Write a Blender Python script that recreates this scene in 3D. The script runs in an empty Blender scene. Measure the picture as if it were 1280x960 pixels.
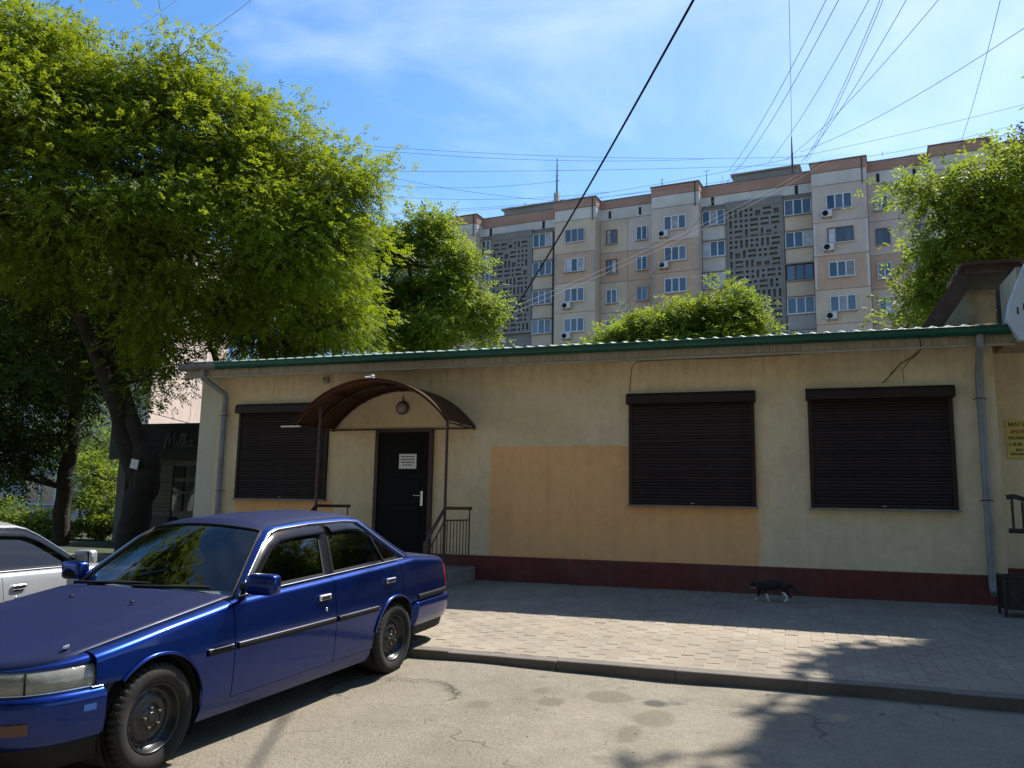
import bpy, bmesh, math, random
import numpy as np
from mathutils import Vector, Matrix
R = math.radians
random.seed(7)
rng = np.random.default_rng(7)
scene = bpy.context.scene
COL = scene.collection

# ------------------------------------------------------------------ camera
YAW, PITCH, ROLL, FPX = R(19.235), R(8.47), R(1.045), 1030.0
CAM_Z = 1.642
_f = Vector((-math.sin(YAW)*math.cos(PITCH), math.cos(YAW)*math.cos(PITCH), math.sin(PITCH)))
_r = Vector((math.cos(YAW), math.sin(YAW), 0)); _u = _r.cross(_f)
CR = _r*math.cos(ROLL) + _u*math.sin(ROLL)
CU = -_r*math.sin(ROLL) + _u*math.cos(ROLL)
CF = _f
camd = bpy.data.cameras.new('camera'); cam = bpy.data.objects.new('camera', camd); COL.objects.link(cam)
M = Matrix((CR, CU, -CF)).transposed().to_4x4(); M.translation = (0, 0, CAM_Z)
cam.matrix_world = M
camd.sensor_width = 36.0; camd.lens = FPX/1280*36.0; camd.clip_start = .05; camd.clip_end = 3000
scene.camera = cam

# ------------------------------------------------------------------ light
SUN_AZ, SUN_EL = 24.0, 55.5          # azimuth measured from +y towards +x
SUN = Vector((math.sin(R(SUN_AZ))*math.cos(R(SUN_EL)), math.cos(R(SUN_AZ))*math.cos(R(SUN_EL)), math.sin(R(SUN_EL))))
world = bpy.data.worlds.new('World'); scene.world = world; world.use_nodes = True
wn, wl = world.node_tree.nodes, world.node_tree.links
wn.clear()
wo = wn.new('ShaderNodeOutputWorld'); bg = wn.new('ShaderNodeBackground'); sky = wn.new('ShaderNodeTexSky')
sky.sky_type = 'NISHITA'; sky.sun_disc = False
sky.sun_elevation = R(SUN_EL); sky.sun_rotation = R(SUN_AZ)
sky.air_density = 1.0; sky.dust_density = 0.8; sky.ozone_density = 2.2; sky.altitude = 50
bg.inputs['Strength'].default_value = 0.122
# thin high cirrus veil
tc = wn.new('ShaderNodeTexCoord'); mp = wn.new('ShaderNodeMapping'); mp.inputs['Scale'].default_value = (1.2, 2.6, 3.2)
mp.inputs['Rotation'].default_value = (0, 0, R(28))
nz = wn.new('ShaderNodeTexNoise'); nz.inputs['Scale'].default_value = 1.5; nz.inputs['Detail'].default_value = 6; nz.inputs['Roughness'].default_value = .52
nz.inputs['Distortion'].default_value = .6
cr = wn.new('ShaderNodeValToRGB'); cr.color_ramp.elements[0].position = .49; cr.color_ramp.elements[1].position = .92
cr.color_ramp.elements[0].color = (0, 0, 0, 1); cr.color_ramp.elements[1].color = (.40, .40, .40, 1)
mx = wn.new('ShaderNodeMixRGB'); mx.inputs['Color2'].default_value = (8.2, 8.6, 9.2, 1)
hs = wn.new('ShaderNodeHueSaturation'); hs.inputs['Saturation'].default_value = 1.3
wl.new(tc.outputs['Generated'], mp.inputs['Vector']); wl.new(mp.outputs[0], nz.inputs['Vector']); wl.new(nz.outputs['Fac'], cr.inputs[0])
wl.new(cr.outputs[0], mx.inputs['Fac']); wl.new(sky.outputs[0], hs.inputs['Color']); wl.new(hs.outputs[0], mx.inputs['Color1'])
wl.new(mx.outputs[0], bg.inputs['Color']); wl.new(bg.outputs[0], wo.inputs['Surface'])
sd = bpy.data.lights.new('sun', 'SUN'); sd.energy = 5.0; sd.angle = R(.55); sd.color = (1, .955, .87)
sun = bpy.data.objects.new('sun', sd); COL.objects.link(sun)
sun.rotation_euler = SUN.to_track_quat('Z', 'Y').to_euler(); sun.location = (20, 40, 60)
scene.view_settings.view_transform = 'Standard'; scene.view_settings.look = 'None'
scene.view_settings.gamma = 1; scene.view_settings.exposure = 0.85
scene.view_settings.use_curve_mapping = False
scene.cycles.max_bounces = 7; scene.cycles.transparent_max_bounces = 12
scene.cycles.use_denoising = True
scene.render.film_transparent = False

# ------------------------------------------------------------------ placing: a photograph pixel seen at a given plane y / depth
def ray(px, py): return CF + CR*((px-640)/FPX) - CU*((py-480)/FPX)
def at_y(px, py, y):
    d = ray(px, py); return Vector((0, 0, CAM_Z)) + d*(y/d.y)
def at_d(px, py, depth): return Vector((0, 0, CAM_Z)) + ray(px, py)*depth
SL = .035; KERB_Y = 7.0; KERB_H = .11; WALL_Y = 12.0; BASE = SL*WALL_Y + KERB_H
def road_z(y): return SL*min(max(y, -12), 12.6)

# ------------------------------------------------------------------ object helpers
def props(o, label=None, cat=None, group=None, kind=None):
    if label: o['label'] = label
    if cat: o['category'] = cat
    if group: o['group'] = group
    if kind: o['kind'] = kind
    return o
def empty(name, label=None, cat=None, group=None, loc=(0, 0, 0), rz=0):
    o = bpy.data.objects.new(name, None); COL.objects.link(o); o.location = loc; o.rotation_euler = (0, 0, rz)
    o.empty_display_size = .1
    return props(o, label, cat, group)
def link(name, me, mat=None, parent=None, loc=None, **kw):
    o = bpy.data.objects.new(name, me); COL.objects.link(o)
    if mat is not None and len(me.materials) == 0:
        for m in (mat if isinstance(mat, (list, tuple)) else [mat]): me.materials.append(m)
    if parent is not None: o.parent = parent
    if loc is not None: o.location = loc
    return props(o, **kw)
class MB:
    """collects shapes, builds one mesh"""
    def __init__(s): s.v = []; s.f = []; s.m = []; s.sm = []
    def add(s, vs, fs, mi=0, smooth=False):
        b = len(s.v); s.v += [tuple(x) for x in vs]
        for f in fs: s.f.append(tuple(b+i for i in f)); s.m.append(mi); s.sm.append(smooth)
        return s
    def box(s, c, d, rot=None, mi=0, bev=0):
        hx, hy, hz = d[0]/2, d[1]/2, d[2]/2
        if bev <= 0:
            P = [Vector((x, y, z)) for z in (-hz, hz) for y in (-hy, hy) for x in (-hx, hx)]
            F = [(0, 2, 3, 1), (4, 5, 7, 6), (0, 1, 5, 4), (2, 6, 7, 3), (0, 4, 6, 2), (1, 3, 7, 5)]
        else:
            b = min(bev, hx*.9, hy*.9, hz*.9); P = []; idx = {}
            for sx in (-1, 1):
                for sy in (-1, 1):
                    for sz in (-1, 1):
                        for a in range(3):
                            p = [sx*(hx-b), sy*(hy-b), sz*(hz-b)]; p[a] = (sx*hx, sy*hy, sz*hz)[a]
                            idx[(sx, sy, sz, a)] = len(P); P.append(Vector(p))
            F = []
            def q(l, n):
                c0 = sum((P[i] for i in l), Vector())/len(l)
                nn = (P[l[1]]-P[l[0]]).cross(P[l[2]]-P[l[0]])
                F.append(tuple(l) if nn.dot(c0) > 0 else tuple(reversed(l)))
            for a in range(3):
                o = [i for i in range(3) if i != a]
                for sa in (-1, 1):
                    l = []
                    for s1, s2 in ((-1, -1), (1, -1), (1, 1), (-1, 1)):
                        k = [0, 0, 0]; k[a] = sa; k[o[0]] = s1; k[o[1]] = s2; l.append(idx[(*k, a)])
                    q(l, 0)
            for a in range(3):
                o = [i for i in range(3) if i != a]
                for s1 in (-1, 1):
                    for s2 in (-1, 1):
                        k = [0, 0, 0]; k[o[0]] = s1; k[o[1]] = s2; l = []
                        for sa, w in ((-1, o[0]), (1, o[0]), (1, o[1]), (-1, o[1])):
                            k[a] = sa; l.append(idx[(*k, w)])
                        q(l, 0)
            for sx in (-1, 1):
                for sy in (-1, 1):
                    for sz in (-1, 1): q([idx[(sx, sy, sz, a)] for a in range(3)], 0)
        if rot is not None: P = [rot @ p for p in P]
        c = Vector(c)
        return s.add([p+c for p in P], F, mi)
    def sbox(s, c, d, rot=None, e=.35, n=20, m=12, mi=0):
        """rounded box (superellipsoid)"""
        sp = lambda v: math.copysign(abs(v)**e, v); c = Vector(c); V = []
        for i in range(m+1):
            a = -math.pi/2+math.pi*i/m
            for j in range(n):
                b = 2*math.pi*j/n; p = Vector((d[0]/2*sp(math.cos(a))*sp(math.cos(b)), d[1]/2*sp(math.cos(a))*sp(math.sin(b)), d[2]/2*sp(math.sin(a))))
                V.append((rot @ p if rot is not None else p)+c)
        return s.add(V, [(i*n+j, i*n+(j+1) % n, (i+1)*n+(j+1) % n, (i+1)*n+j) for i in range(m) for j in range(n)], mi, True)
    def tube(s, pts, rad, n=6, cap=True, mi=0, smooth=True):
        pts = [Vector(p) for p in pts]; k = len(pts)
        rads = rad if isinstance(rad, (list, tuple)) else [rad]*k
        V = []; up = None
        for i, p in enumerate(pts):
            t = (pts[min(i+1, k-1)]-pts[max(i-1, 0)])
            t = t.normalized() if t.length > 1e-9 else Vector((0, 0, 1))
            if up is None:
                up = Vector((0, 0, 1)) if abs(t.z) < .9 else Vector((1, 0, 0))
            up = (up - t*up.dot(t)); up = up.normalized() if up.length > 1e-6 else t.orthogonal().normalized()
            b = t.cross(up)
            for j in range(n):
                a = 2*math.pi*j/n; V.append(p+(up*math.cos(a)+b*math.sin(a))*rads[i])
        F = [(i*n+j, i*n+(j+1) % n, (i+1)*n+(j+1) % n, (i+1)*n+j) for i in range(k-1) for j in range(n)]
        s.add(V, F, mi, smooth)
        if cap: s.add(V[:n], [tuple(range(n-1, -1, -1))], mi); s.add(V[-n:], [tuple(range(n))], mi)
        return s
    def lathe(s, prof, n=32, axis='Y', c=(0, 0, 0), mi=0, smooth=True, close=False):
        """prof: (axial, radius)"""
        V = []; k = len(prof); c = Vector(c)
        for a_, r_ in prof:
            for j in range(n):
                t = 2*math.pi*j/n
                if axis == 'Y': V.append(c+Vector((r_*math.cos(t), a_, r_*math.sin(t))))
                elif axis == 'X': V.append(c+Vector((a_, r_*math.cos(t), r_*math.sin(t))))
                else: V.append(c+Vector((r_*math.cos(t), r_*math.sin(t), a_)))
        F = [(i*n+j, i*n+(j+1) % n, (i+1)*n+(j+1) % n, (i+1)*n+j) for i in range(k-1) for j in range(n)]
        if close: F += [((k-1)*n+j, (k-1)*n+(j+1) % n, (j+1) % n, j) for j in range(n)]
        return s.add(V, F, mi, smooth)
    def grid(s, rows, mi=0, smooth=True, flip=False):
        a, b = len(rows), len(rows[0]); V = [p for r in rows for p in r]
        F = [(i*b+j, i*b+j+1, (i+1)*b+j+1, (i+1)*b+j) for i in range(a-1) for j in range(b-1)]
        if flip: F = [tuple(reversed(f)) for f in F]
        return s.add(V, F, mi, smooth)
    def prism(s, poly, ax, d0, d1, mi=0, smooth=False):
        """extrude 2d polygon; ax: which axis is the extrusion"""
        def P(p, d):
            if ax == 'Y': return (p[0], d, p[1])
            if ax == 'X': return (d, p[0], p[1])
            return (p[0], p[1], d)
        n = len(poly); V = [P(p, d0) for p in poly]+[P(p, d1) for p in poly]
        F = [tuple(range(n)), tuple(range(2*n-1, n-1, -1))]+[(i, i+n, (i+1) % n+n, (i+1) % n) for i in range(n)]
        return s.add(V, F, mi, smooth)
    def mesh(s, name, fix=True, merge=False):
        me = bpy.data.meshes.new(name); me.from_pydata(s.v, [], s.f)
        me.polygons.foreach_set('material_index', s.m); me.polygons.foreach_set('use_smooth', s.sm)
        if fix or merge:
            bm = bmesh.new(); bm.from_mesh(me)
            if merge: bmesh.ops.remove_doubles(bm, verts=bm.verts, dist=1e-5)
            bmesh.ops.recalc_face_normals(bm, faces=bm.faces); bm.to_mesh(me); bm.free()
        me.update(); return me
    def build(s, name, mat, parent=None, fix=True, merge=False, **kw):
        return link(name, s.mesh(name, fix, merge), mat, parent, **kw)
def np_mesh(name, V, quads, mats=None, attr=None):
    me = bpy.data.meshes.new(name); V = np.asarray(V, np.float32); Q = np.asarray(quads, np.int32)
    k = Q.shape[1]
    me.vertices.add(len(V)); me.vertices.foreach_set('co', V.ravel())
    me.loops.add(Q.size); me.loops.foreach_set('vertex_index', Q.ravel())
    me.polygons.add(len(Q)); me.polygons.foreach_set('loop_start', np.arange(0, Q.size, k, dtype=np.int32))
    me.polygons.foreach_set('loop_total', np.full(len(Q), k, np.int32))
    if attr is not None:
        for nm, val in attr.items():
            a = me.attributes.new(nm, 'FLOAT', 'POINT'); a.data.foreach_set('value', np.asarray(val, np.float32))
    me.update(calc_edges=True); me.validate()
    return me

# ------------------------------------------------------------------ materials
def new_mat(name):
    m = bpy.data.materials.new(name); m.use_nodes = True; nt = m.node_tree; nt.nodes.clear()
    o = nt.nodes.new('ShaderNodeOutputMaterial'); b = nt.nodes.new('ShaderNodeBsdfPrincipled')
    nt.links.new(b.outputs[0], o.inputs[0]); return m, nt, b, o
class NT:
    def __init__(s, nt): s.nt = nt
    def n(s, t, **kw):
        x = s.nt.nodes.new('ShaderNode'+t)
        for k, v in kw.items():
            if hasattr(x, k): setattr(x, k, v)
            else: x.inputs[k.replace('_', ' ')].default_value = v
        return x
    def l(s, a, b): s.nt.links.new(a, b)
    def coord(s, kind='Object', scale=(1, 1, 1)):
        t = s.n('TexCoord'); m = s.n('Mapping'); m.inputs['Scale'].default_value = scale; s.l(t.outputs[kind], m.inputs[0]); return m.outputs[0]
    def noise(s, vec, scale, detail=4, rough=.55, dist=0):
        x = s.n('TexNoise'); x.inputs['Scale'].default_value = scale; x.inputs['Detail'].default_value = detail
        x.inputs['Roughness'].default_value = rough; x.inputs['Distortion'].default_value = dist; s.l(vec, x.inputs['Vector']); return x.outputs['Fac']
    def ramp(s, fac, stops, inter='LINEAR'):
        x = s.n('ValToRGB'); x.color_ramp.interpolation = inter; e = x.color_ramp.elements
        while len(e) > 1: e.remove(e[0])
        for i, (p, c) in enumerate(stops):
            q = e[0] if i == 0 else e.new(p)
            q.position = p; q.color = (*c, 1) if not isinstance(c, (int, float)) else (c, c, c, 1)
        s.l(fac, x.inputs[0]); return x.outputs[0]
    def mix(s, fac, a, b, mode='MIX'):
        x = s.n('MixRGB', blend_type=mode)
        for i, v in ((0, fac), (1, a), (2, b)):
            if hasattr(v, 'links') or hasattr(v, 'is_linked'): s.l(v, x.inputs[i])
            elif isinstance(v, (int, float)): x.inputs[i].default_value = v if i == 0 else (v, v, v, 1)
            else: x.inputs[i].default_value = (*v, 1)
        return x.outputs[0]
    def math(s, op, a, b=0.0, clamp=False):
        x = s.n('Math', operation=op); x.use_clamp = clamp
        for i, v in ((0, a), (1, b)):
            if isinstance(v, (int, float)): x.inputs[i].default_value = v
            else: s.l(v, x.inputs[i])
        return x.outputs[0]
    def bump(s, h, strength, dist, bsdf):
        x = s.n('Bump'); x.inputs['Strength'].default_value = strength; x.inputs['Distance'].default_value = dist
        s.l(h, x.inputs['Height']); s.l(x.outputs[0], bsdf.inputs['Normal']); return x
    def objrand(s):
        return s.n('ObjectInfo').outputs['Random']
def plain(name, col, rough=.6, metal=0.0, var=.12, scale=6, bump=.15, bscale=40, bdist=.004, spec=.5, objvar=0.0, streak=0.0, coat=0.0, dirt=None, coord='Object'):
    m, nt, b, o = new_mat(name); N = NT(nt); v = N.coord(coord)
    c0 = tuple(x*(1-var) for x in col); c1 = tuple(min(1, x*(1+var)) for x in col)
    c = N.ramp(N.noise(v, scale), [(.3, c0), (.7, c1)])
    if objvar:
        r = N.objrand(); c = N.mix(1.0, c, N.ramp(r, [(0, 1-objvar), (1, 1+objvar*.6)]), 'MULTIPLY')
    if streak:
        sv = N.coord(coord, (9, 9, .35)); c = N.mix(1.0, c, N.ramp(N.noise(sv, 1.4, 5), [(.35, 1-streak), (.62, 1.0)]), 'MULTIPLY')
    if dirt:
        c = N.mix(N.ramp(N.noise(v, scale*.45, 6, .65), [(.48, 0.0), (.72, dirt[3])]), c, dirt[:3])
    N.l(c, b.inputs['Base Color']); b.inputs['Roughness'].default_value = rough; b.inputs['Metallic'].default_value = metal
    b.inputs['Specular IOR Level'].default_value = spec
    if coat: b.inputs['Coat Weight'].default_value = coat; b.inputs['Coat Roughness'].default_value = .06
    if bump: N.bump(N.noise(v, bscale, 5, .6), bump, bdist, b)
    return m
def leaf_mat(name, ca, cb, trans=(.45, .55, .04), tw=.45, rough=.6):
    m, nt, b, o = new_mat(name); N = NT(nt)
    at = N.n('Attribute', attribute_name='tint')
    c = N.ramp(at.outputs['Fac'], [(0, ca), (1, cb)])
    N.l(c, b.inputs['Base Color']); b.inputs['Roughness'].default_value = rough; b.inputs['Specular IOR Level'].default_value = .2
    t = N.n('BsdfTranslucent'); N.l(N.mix(.5, c, trans, 'MIX'), t.inputs[0])
    ms = N.n('MixShader'); ms.inputs[0].default_value = tw
    N.l(b.outputs[0], ms.inputs[1]); N.l(t.outputs[0], ms.inputs[2]); N.l(ms.outputs[0], o.inputs[0]); return m
def glass_mat(name, tint=(.5, .56, .54), refl=(1, 1, 1), base=.04, rough=.02):
    m, nt, b, o = new_mat(name); N = NT(nt); nt.nodes.remove(b)
    tr = N.n('BsdfTransparent'); tr.inputs[0].default_value = (*tint, 1)
    gl = N.n('BsdfGlossy'); gl.inputs['Color'].default_value = (*refl, 1); gl.inputs['Roughness'].default_value = rough
    lw = N.n('LayerWeight'); lw.inputs['Blend'].default_value = .5
    f2 = N.math('MULTIPLY_ADD', N.math('POWER', lw.outputs['Facing'], 4.0), .85); f2.node.inputs[2].default_value = .05+base
    ms = N.n('MixShader'); N.l(f2, ms.inputs[0]); N.l(tr.outputs[0], ms.inputs[1]); N.l(gl.outputs[0], ms.inputs[2]); N.l(ms.outputs[0], o.inputs[0])
    return m

# ------------------------------------------------------------------ ground
def at_road(px, py, off=0.0):
    d = ray(px, py); n = Vector((0, -SL, 1)); t = (off-CAM_Z)/d.dot(n); return Vector((0, 0, CAM_Z))+d*t
def wbuild(mb, name, mat, parent, **kw):
    """mesh given in world coordinates, parented to an unrotated thing"""
    loc = None
    if parent is not None and parent.parent is None: loc = -Vector(parent.location)
    return mb.build(name, mat, parent, loc=loc, **kw)

def make_road():
    xs = np.concatenate([[-600, -200, -60, -25, -12, -9.3, -8], np.arange(-7, 5.01, .03), [8, 14, 30, 60, 200, 600]])
    ys = np.concatenate([[-300, -60, -20, -12, -6, -2, 0, 1], np.arange(2, 7.25, .03), [8, 9, 10, 11, 12, 12.6, 14, 20, 40, 80, 200, 700]])
    X, Y = np.meshgrid(xs, ys, indexing='ij')
    Z = SL*np.clip(Y, -12, 12.6)-.05*np.clip(-5.1-X, 0, 3.2)*np.clip((10-Y)/2.5, 0, 1)+(.018+.02*np.clip((-.8-X)/2, 0, 1))*np.clip((X+4.6)/1, 0, 1)*np.clip((Y-6.2)/.7, 0, 1)*(Y < 7.15)
    stain = np.zeros_like(X); gravel = np.zeros_like(X); dark = np.zeros_like(X)
    lo = np.sin(X*9.1+np.cos(Y*7.3)*1.7)*.5+np.sin(Y*13.7+X*5.1)*.3+np.sin(X*23+Y*19)*.2
    def blob(px, py, rx, ry, a, arr, soft=.25):
        c = at_road(px, py); d = np.sqrt(((X-c.x)/rx)**2+((Y-c.y)/ry)**2)+lo*.16
        np.maximum(arr, a*np.clip((1-d)/soft, 0, 1), out=arr)
    for px, py, rx, ry, a in [(599, 881, .10, .12, .75), (689, 877, .11, .12, .9), (650, 874, .08, .05, .4), (762, 871.5, .20, .17, .8), (818, 898, .16, .22, .75),
                              (786, 917, .10, .23, .85), (680, 850, .06, .06, .7), (676, 866, .08, .11, .7), (749, 947, .05, .05, .6), (778, 862, .05, .05, .6),
                              (905, 938, .10, .18, .6), (672, 887, .05, .03, .5), (1150, 880, .05, .03, .5), (1205, 883, .06, .03, .4), (980, 955, .10, .05, .4)]:
        blob(px, py, rx, ry, a, stain)
    blob(819, 879.5, .11, .10, 1, dark); blob(845, 880, .09, .05, .6, dark)
    for px, py, r in [(1102, 895, .015), (960, 872, .012), (884, 915, .012), (877, 915, .012), (935, 905, .008)]: blob(px, py, r*1.6, r*2.2, 1, dark, .5)
    # old rough asphalt on the left of a patched seam
    a = at_road(705, 868); b = at_road(632, 965)
    s = (X-a.x)*(b.y-a.y)-(Y-a.y)*(b.x-a.x)
    gravel = np.clip(.5+s*3.5+lo*.35, 0, 1)*np.clip((7.0-Y)*1.2, 0, 1)
    # shallow broken dip by the rear wheel of the car
    c = at_road(490, 862); d = np.sqrt(((X-c.x)/.55)**2+((Y-c.y)/.34)**2)+lo*.09
    Z -= .018*np.clip((1-d)/.10, 0, 1)
    Z += (np.sin(X*2.3+Y*1.1)*.004+np.sin(X*5.7-Y*3.9)*.002)*((Y > 1.5) & (Y < 7.2) & (X > -8) & (X < 6))
    crack = np.exp(-((d-1.0)/.045)**2)*(np.sin(np.arctan2(Y-c.y, X-c.x)*2.2+1)*.5+.5)
    V = np.stack([X.ravel(), Y.ravel(), Z.ravel()], 1); n, m = X.shape
    i = np.arange(n*m).reshape(n, m)
    Q = np.stack([i[:-1, :-1], i[1:, :-1], i[1:, 1:], i[:-1, 1:]], -1).reshape(-1, 4)
    me = np_mesh('road', V, Q, attr={'stain': stain.ravel(), 'gravel': gravel.ravel(), 'dark': dark.ravel(), 'crack': crack.ravel()})
    me.polygons.foreach_set('use_smooth', np.ones(len(me.polygons), bool))
    mt, nt, bs, o = new_mat('old_asphalt'); N = NT(nt); v = N.coord()
    A = lambda k: N.n('Attribute', attribute_name=k).outputs['Fac']
    base = N.ramp(N.noise(v, 2.2, 6, .62), [(.28, (.180, .155, .116)), (.5, (.216, .189, .144)), (.75, (.246, .217, .168))])
    fine = N.noise(v, 70, 5, .8)
    base = N.mix(1.0, base, N.ramp(fine, [(.32, .42), (.44, .92), (.58, 1.05), (.70, 1.38)]), 'MULTIPLY')
    base = N.mix(1.0, base, N.ramp(N.noise(v, 14, 5, .7), [(.3, .86), (.7, 1.08)]), 'MULTIPLY')
    vo = N.n('TexVoronoi'); vo.inputs['Scale'].default_value = 46; N.l(v, vo.inputs['Vector'])
    chips = N.ramp(vo.outputs['Distance'], [(.08, .22), (.34, 1.0)])
    gmask = N.math('MULTIPLY', A('gravel'), N.ramp(N.noise(v, 7, 5, .6), [(.34, .15), (.55, 1.0)]))
    base = N.mix(gmask, base, N.mix(1.0, base, chips, 'MULTIPLY'))
    base = N.mix(N.math('MULTIPLY', A('gravel'), .22), base, (.15, .13, .10))
    base = N.mix(N.math('MULTIPLY', A('stain'), .62), base, (.095, .078, .048))
    base = N.mix(N.math('MULTIPLY', A('dark'), .8), base, (.045, .045, .045))
    cv = N.n('TexVoronoi', feature='DISTANCE_TO_EDGE'); cv.inputs['Scale'].default_value = .9
    wv = N.n('VectorMath', operation='ADD'); nn = N.n('TexNoise'); nn.inputs['Scale'].default_value = 3.5; nn.inputs['Detail'].default_value = 5; N.l(v, nn.inputs['Vector'])
    sc = N.n('VectorMath', operation='SCALE'); sc.inputs['Scale'].default_value = .55; N.l(nn.outputs['Color'], sc.inputs[0]); N.l(v, wv.inputs[0]); N.l(sc.outputs[0], wv.inputs[1]); N.l(wv.outputs[0], cv.inputs['Vector'])
    ck = N.math('MULTIPLY', N.ramp(cv.outputs['Distance'], [(0, 1.0), (.014, 0.0)]), N.math('MULTIPLY', N.ramp(N.noise(v, .8, 2), [(.5, 0.0), (.6, 1.0)]), .55))
    ck2 = N.math('MULTIPLY', A('crack'), N.ramp(N.noise(v, 22, 4, .6), [(.42, 0.0), (.55, 1.0)]))
    ckk = N.math('MAXIMUM', ck, ck2)
    base = N.mix(ckk, base, (.05, .045, .038))
    N.l(base, bs.inputs['Base Color']); bs.inputs['Roughness'].default_value = .93; bs.inputs['Specular IOR Level'].default_value = .25
    h = N.math('SUBTRACT', N.math('ADD', N.math('MULTIPLY', fine, .5), N.math('MULTIPLY', vo.outputs['Distance'], .5)), N.math('MULTIPLY', ckk, 2.0))
    N.bump(h, .8, .010, bs)
    link('road', me, mt, kind='structure')
make_road()

# low mounds of dust and grit, weeds at the foot of the kerb
CONC = plain('kerb_concrete', (.13, .112, .092), .9, var=.22, scale=5, bump=.4, bscale=60, bdist=.004, objvar=.12, dirt=(.10, .09, .075, .5))
SAND = plain('joint_sand', (.26, .225, .17), .95, var=.2, scale=14, bump=.3, bscale=150, bdist=.002)
KX0, KX1 = -12.0, 7.4
def side_z(y): return SL*y+KERB_H
pav = MB(); y0, y1 = KERB_Y+.13, WALL_Y+.6
pav.add([(KX0, y0, side_z(y0)-.004), (KX1, y0, side_z(y0)-.004), (KX1, y1, side_z(y1)-.004), (KX0, y1, side_z(y1)-.004)], [(0, 1, 2, 3)])
pav.add([(KX0, y0, 0), (KX0, y1, 0), (KX0, y1, side_z(y1)-.006), (KX0, y0, side_z(y0)-.006)], [(0, 1, 2, 3)])
pavement = pav.build('pavement', SAND, kind='structure')
kerb = MB(); kerb.box(((KX0+KX1)/2, KERB_Y+.075, side_z(KERB_Y)-.2), (KX1-KX0, .10, .30)); kerb = kerb.build('kerb', CONC, kind='structure')
kb = MB(); kb.box((0, 0, 0), (.9995, .146, .30), bev=.006)
kme = kb.mesh('kerb_stone'); kme.materials.append(CONC)
x = KX0+.5
while x < KX1:
    o = link('kerb_stone', kme, None, kerb); o.location = (x+.004*random.uniform(-1, 1), KERB_Y+.073+random.uniform(-.005, .005), side_z(KERB_Y)-.15+.004+random.uniform(-.004, .004))
    o.rotation_euler = (math.atan(SL)+random.uniform(-.006, .006), random.uniform(-.002, .002), random.uniform(-.003, .003)); x += 1.0
def paver_material():
    m, nt, b, o = new_mat('paver_concrete'); N = NT(nt); g = N.n('NewGeometry').outputs['Position']
    t = N.mix(N.n('Attribute', attribute_name='merged').outputs['Fac'], N.objrand(), N.n('Attribute', attribute_name='tint').outputs['Fac'])
    c = N.ramp(t, [(0, (.245, .202, .152)), (.25, (.272, .230, .178)), (.5, (.282, .238, .185)), (.72, (.270, .215, .162)), (.85, (.28, .237, .183)), (1, (.297, .255, .198))])
    c = N.mix(1.0, c, N.ramp(N.noise(g, 1.1, 5, .6), [(.3, .80), (.65, 1.08)]), 'MULTIPLY')
    c = N.mix(1.0, c, N.ramp(N.noise(g, 90, 4, .7), [(.3, .82), (.7, 1.1)]), 'MULTIPLY')
    N.l(c, b.inputs['Base Color']); b.inputs['Roughness'].default_value = .9; b.inputs['Specular IOR Level'].default_value = .3
    N.bump(N.noise(g, 130, 4, .7), .4, .003, b); return m
PAVER = paver_material()
PW, PL = .1218, .2436
pm = MB(); pm.box((0, 0, 0), (PW-.005, PL-.005, .05), bev=.0045); pme = pm.mesh('paver'); pme.materials.append(PAVER)
def proj(p):
    d = Vector(p)-Vector((0, 0, CAM_Z)); k = d.dot(CF); return 640+FPX*d.dot(CR)/k, 480-FPX*d.dot(CU)/k, k
cells = []
nx = int((KX1-KX0)/PW)
for i in range(nx):
    x = KX0+PW*(i+.5); off = (i % 2)*PL/2
    for j in range(-1, int((y1-y0)/PL)+1):
        a, b = y0+.004+j*PL+off, y0+.004+(j+1)*PL+off
        a = max(a, y0+.004); b = min(b, y1)
        if b-a < .05 or (a > WALL_Y+.15 and -9.9 < x < 2.3): continue
        cells.append((x, (a+b)/2, b-a))
def shown(c):
    u, v, k = proj((c[0], c[1], side_z(c[1])))
    if c[0] < -3.1 or not (0 < u < 1280 and 0 < v < 960) or c[2] < PL-.01: return 0
    return 1/k
cells.sort(key=shown, reverse=True)
tilt = math.atan(SL)
for c in cells[:300]:
    o = link('paver', pme, None, pavement); o.location = (c[0], c[1], side_z(c[1])-.025+random.uniform(-.0025, .0025))
    o.rotation_euler = (tilt+random.uniform(-.006, .006), random.uniform(-.008, .008), random.uniform(-.008, .008))
V = []; Fq = []; tint = []
q0 = np.array([v.co for v in pme.vertices]); pf = [tuple(p.vertices) for p in pme.polygons]
VV, FF, TT = [], [], []
for c in cells[300:]:
    b = len(VV)*len(q0); p = q0.copy(); p[:, 1] *= (c[2]-.006)/(PL-.006)
    rz, rx = random.uniform(-.008, .008), random.uniform(-.006, .006)
    z = p[:, 2]+SL*p[:, 1]+rx*p[:, 0]; p = np.stack([p[:, 0]-rz*p[:, 1]+c[0], p[:, 1]+rz*p[:, 0]+c[1], z+side_z(c[1])-.025+random.uniform(-.0025, .0025)], 1)
    FF += [tuple(b+i for i in f) for f in pf]; VV.append(p); TT += [random.random()]*len(q0)
me = bpy.data.meshes.new('pavers'); me.from_pydata([tuple(v) for v in np.concatenate(VV)], [], FF)
for nm, val in (('tint', TT), ('merged', [1.0]*len(TT))):
    a = me.attributes.new(nm, 'FLOAT', 'POINT'); a.data.foreach_set('value', val)
link('paver_field', me, PAVER, pavement, kind='stuff')
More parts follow.
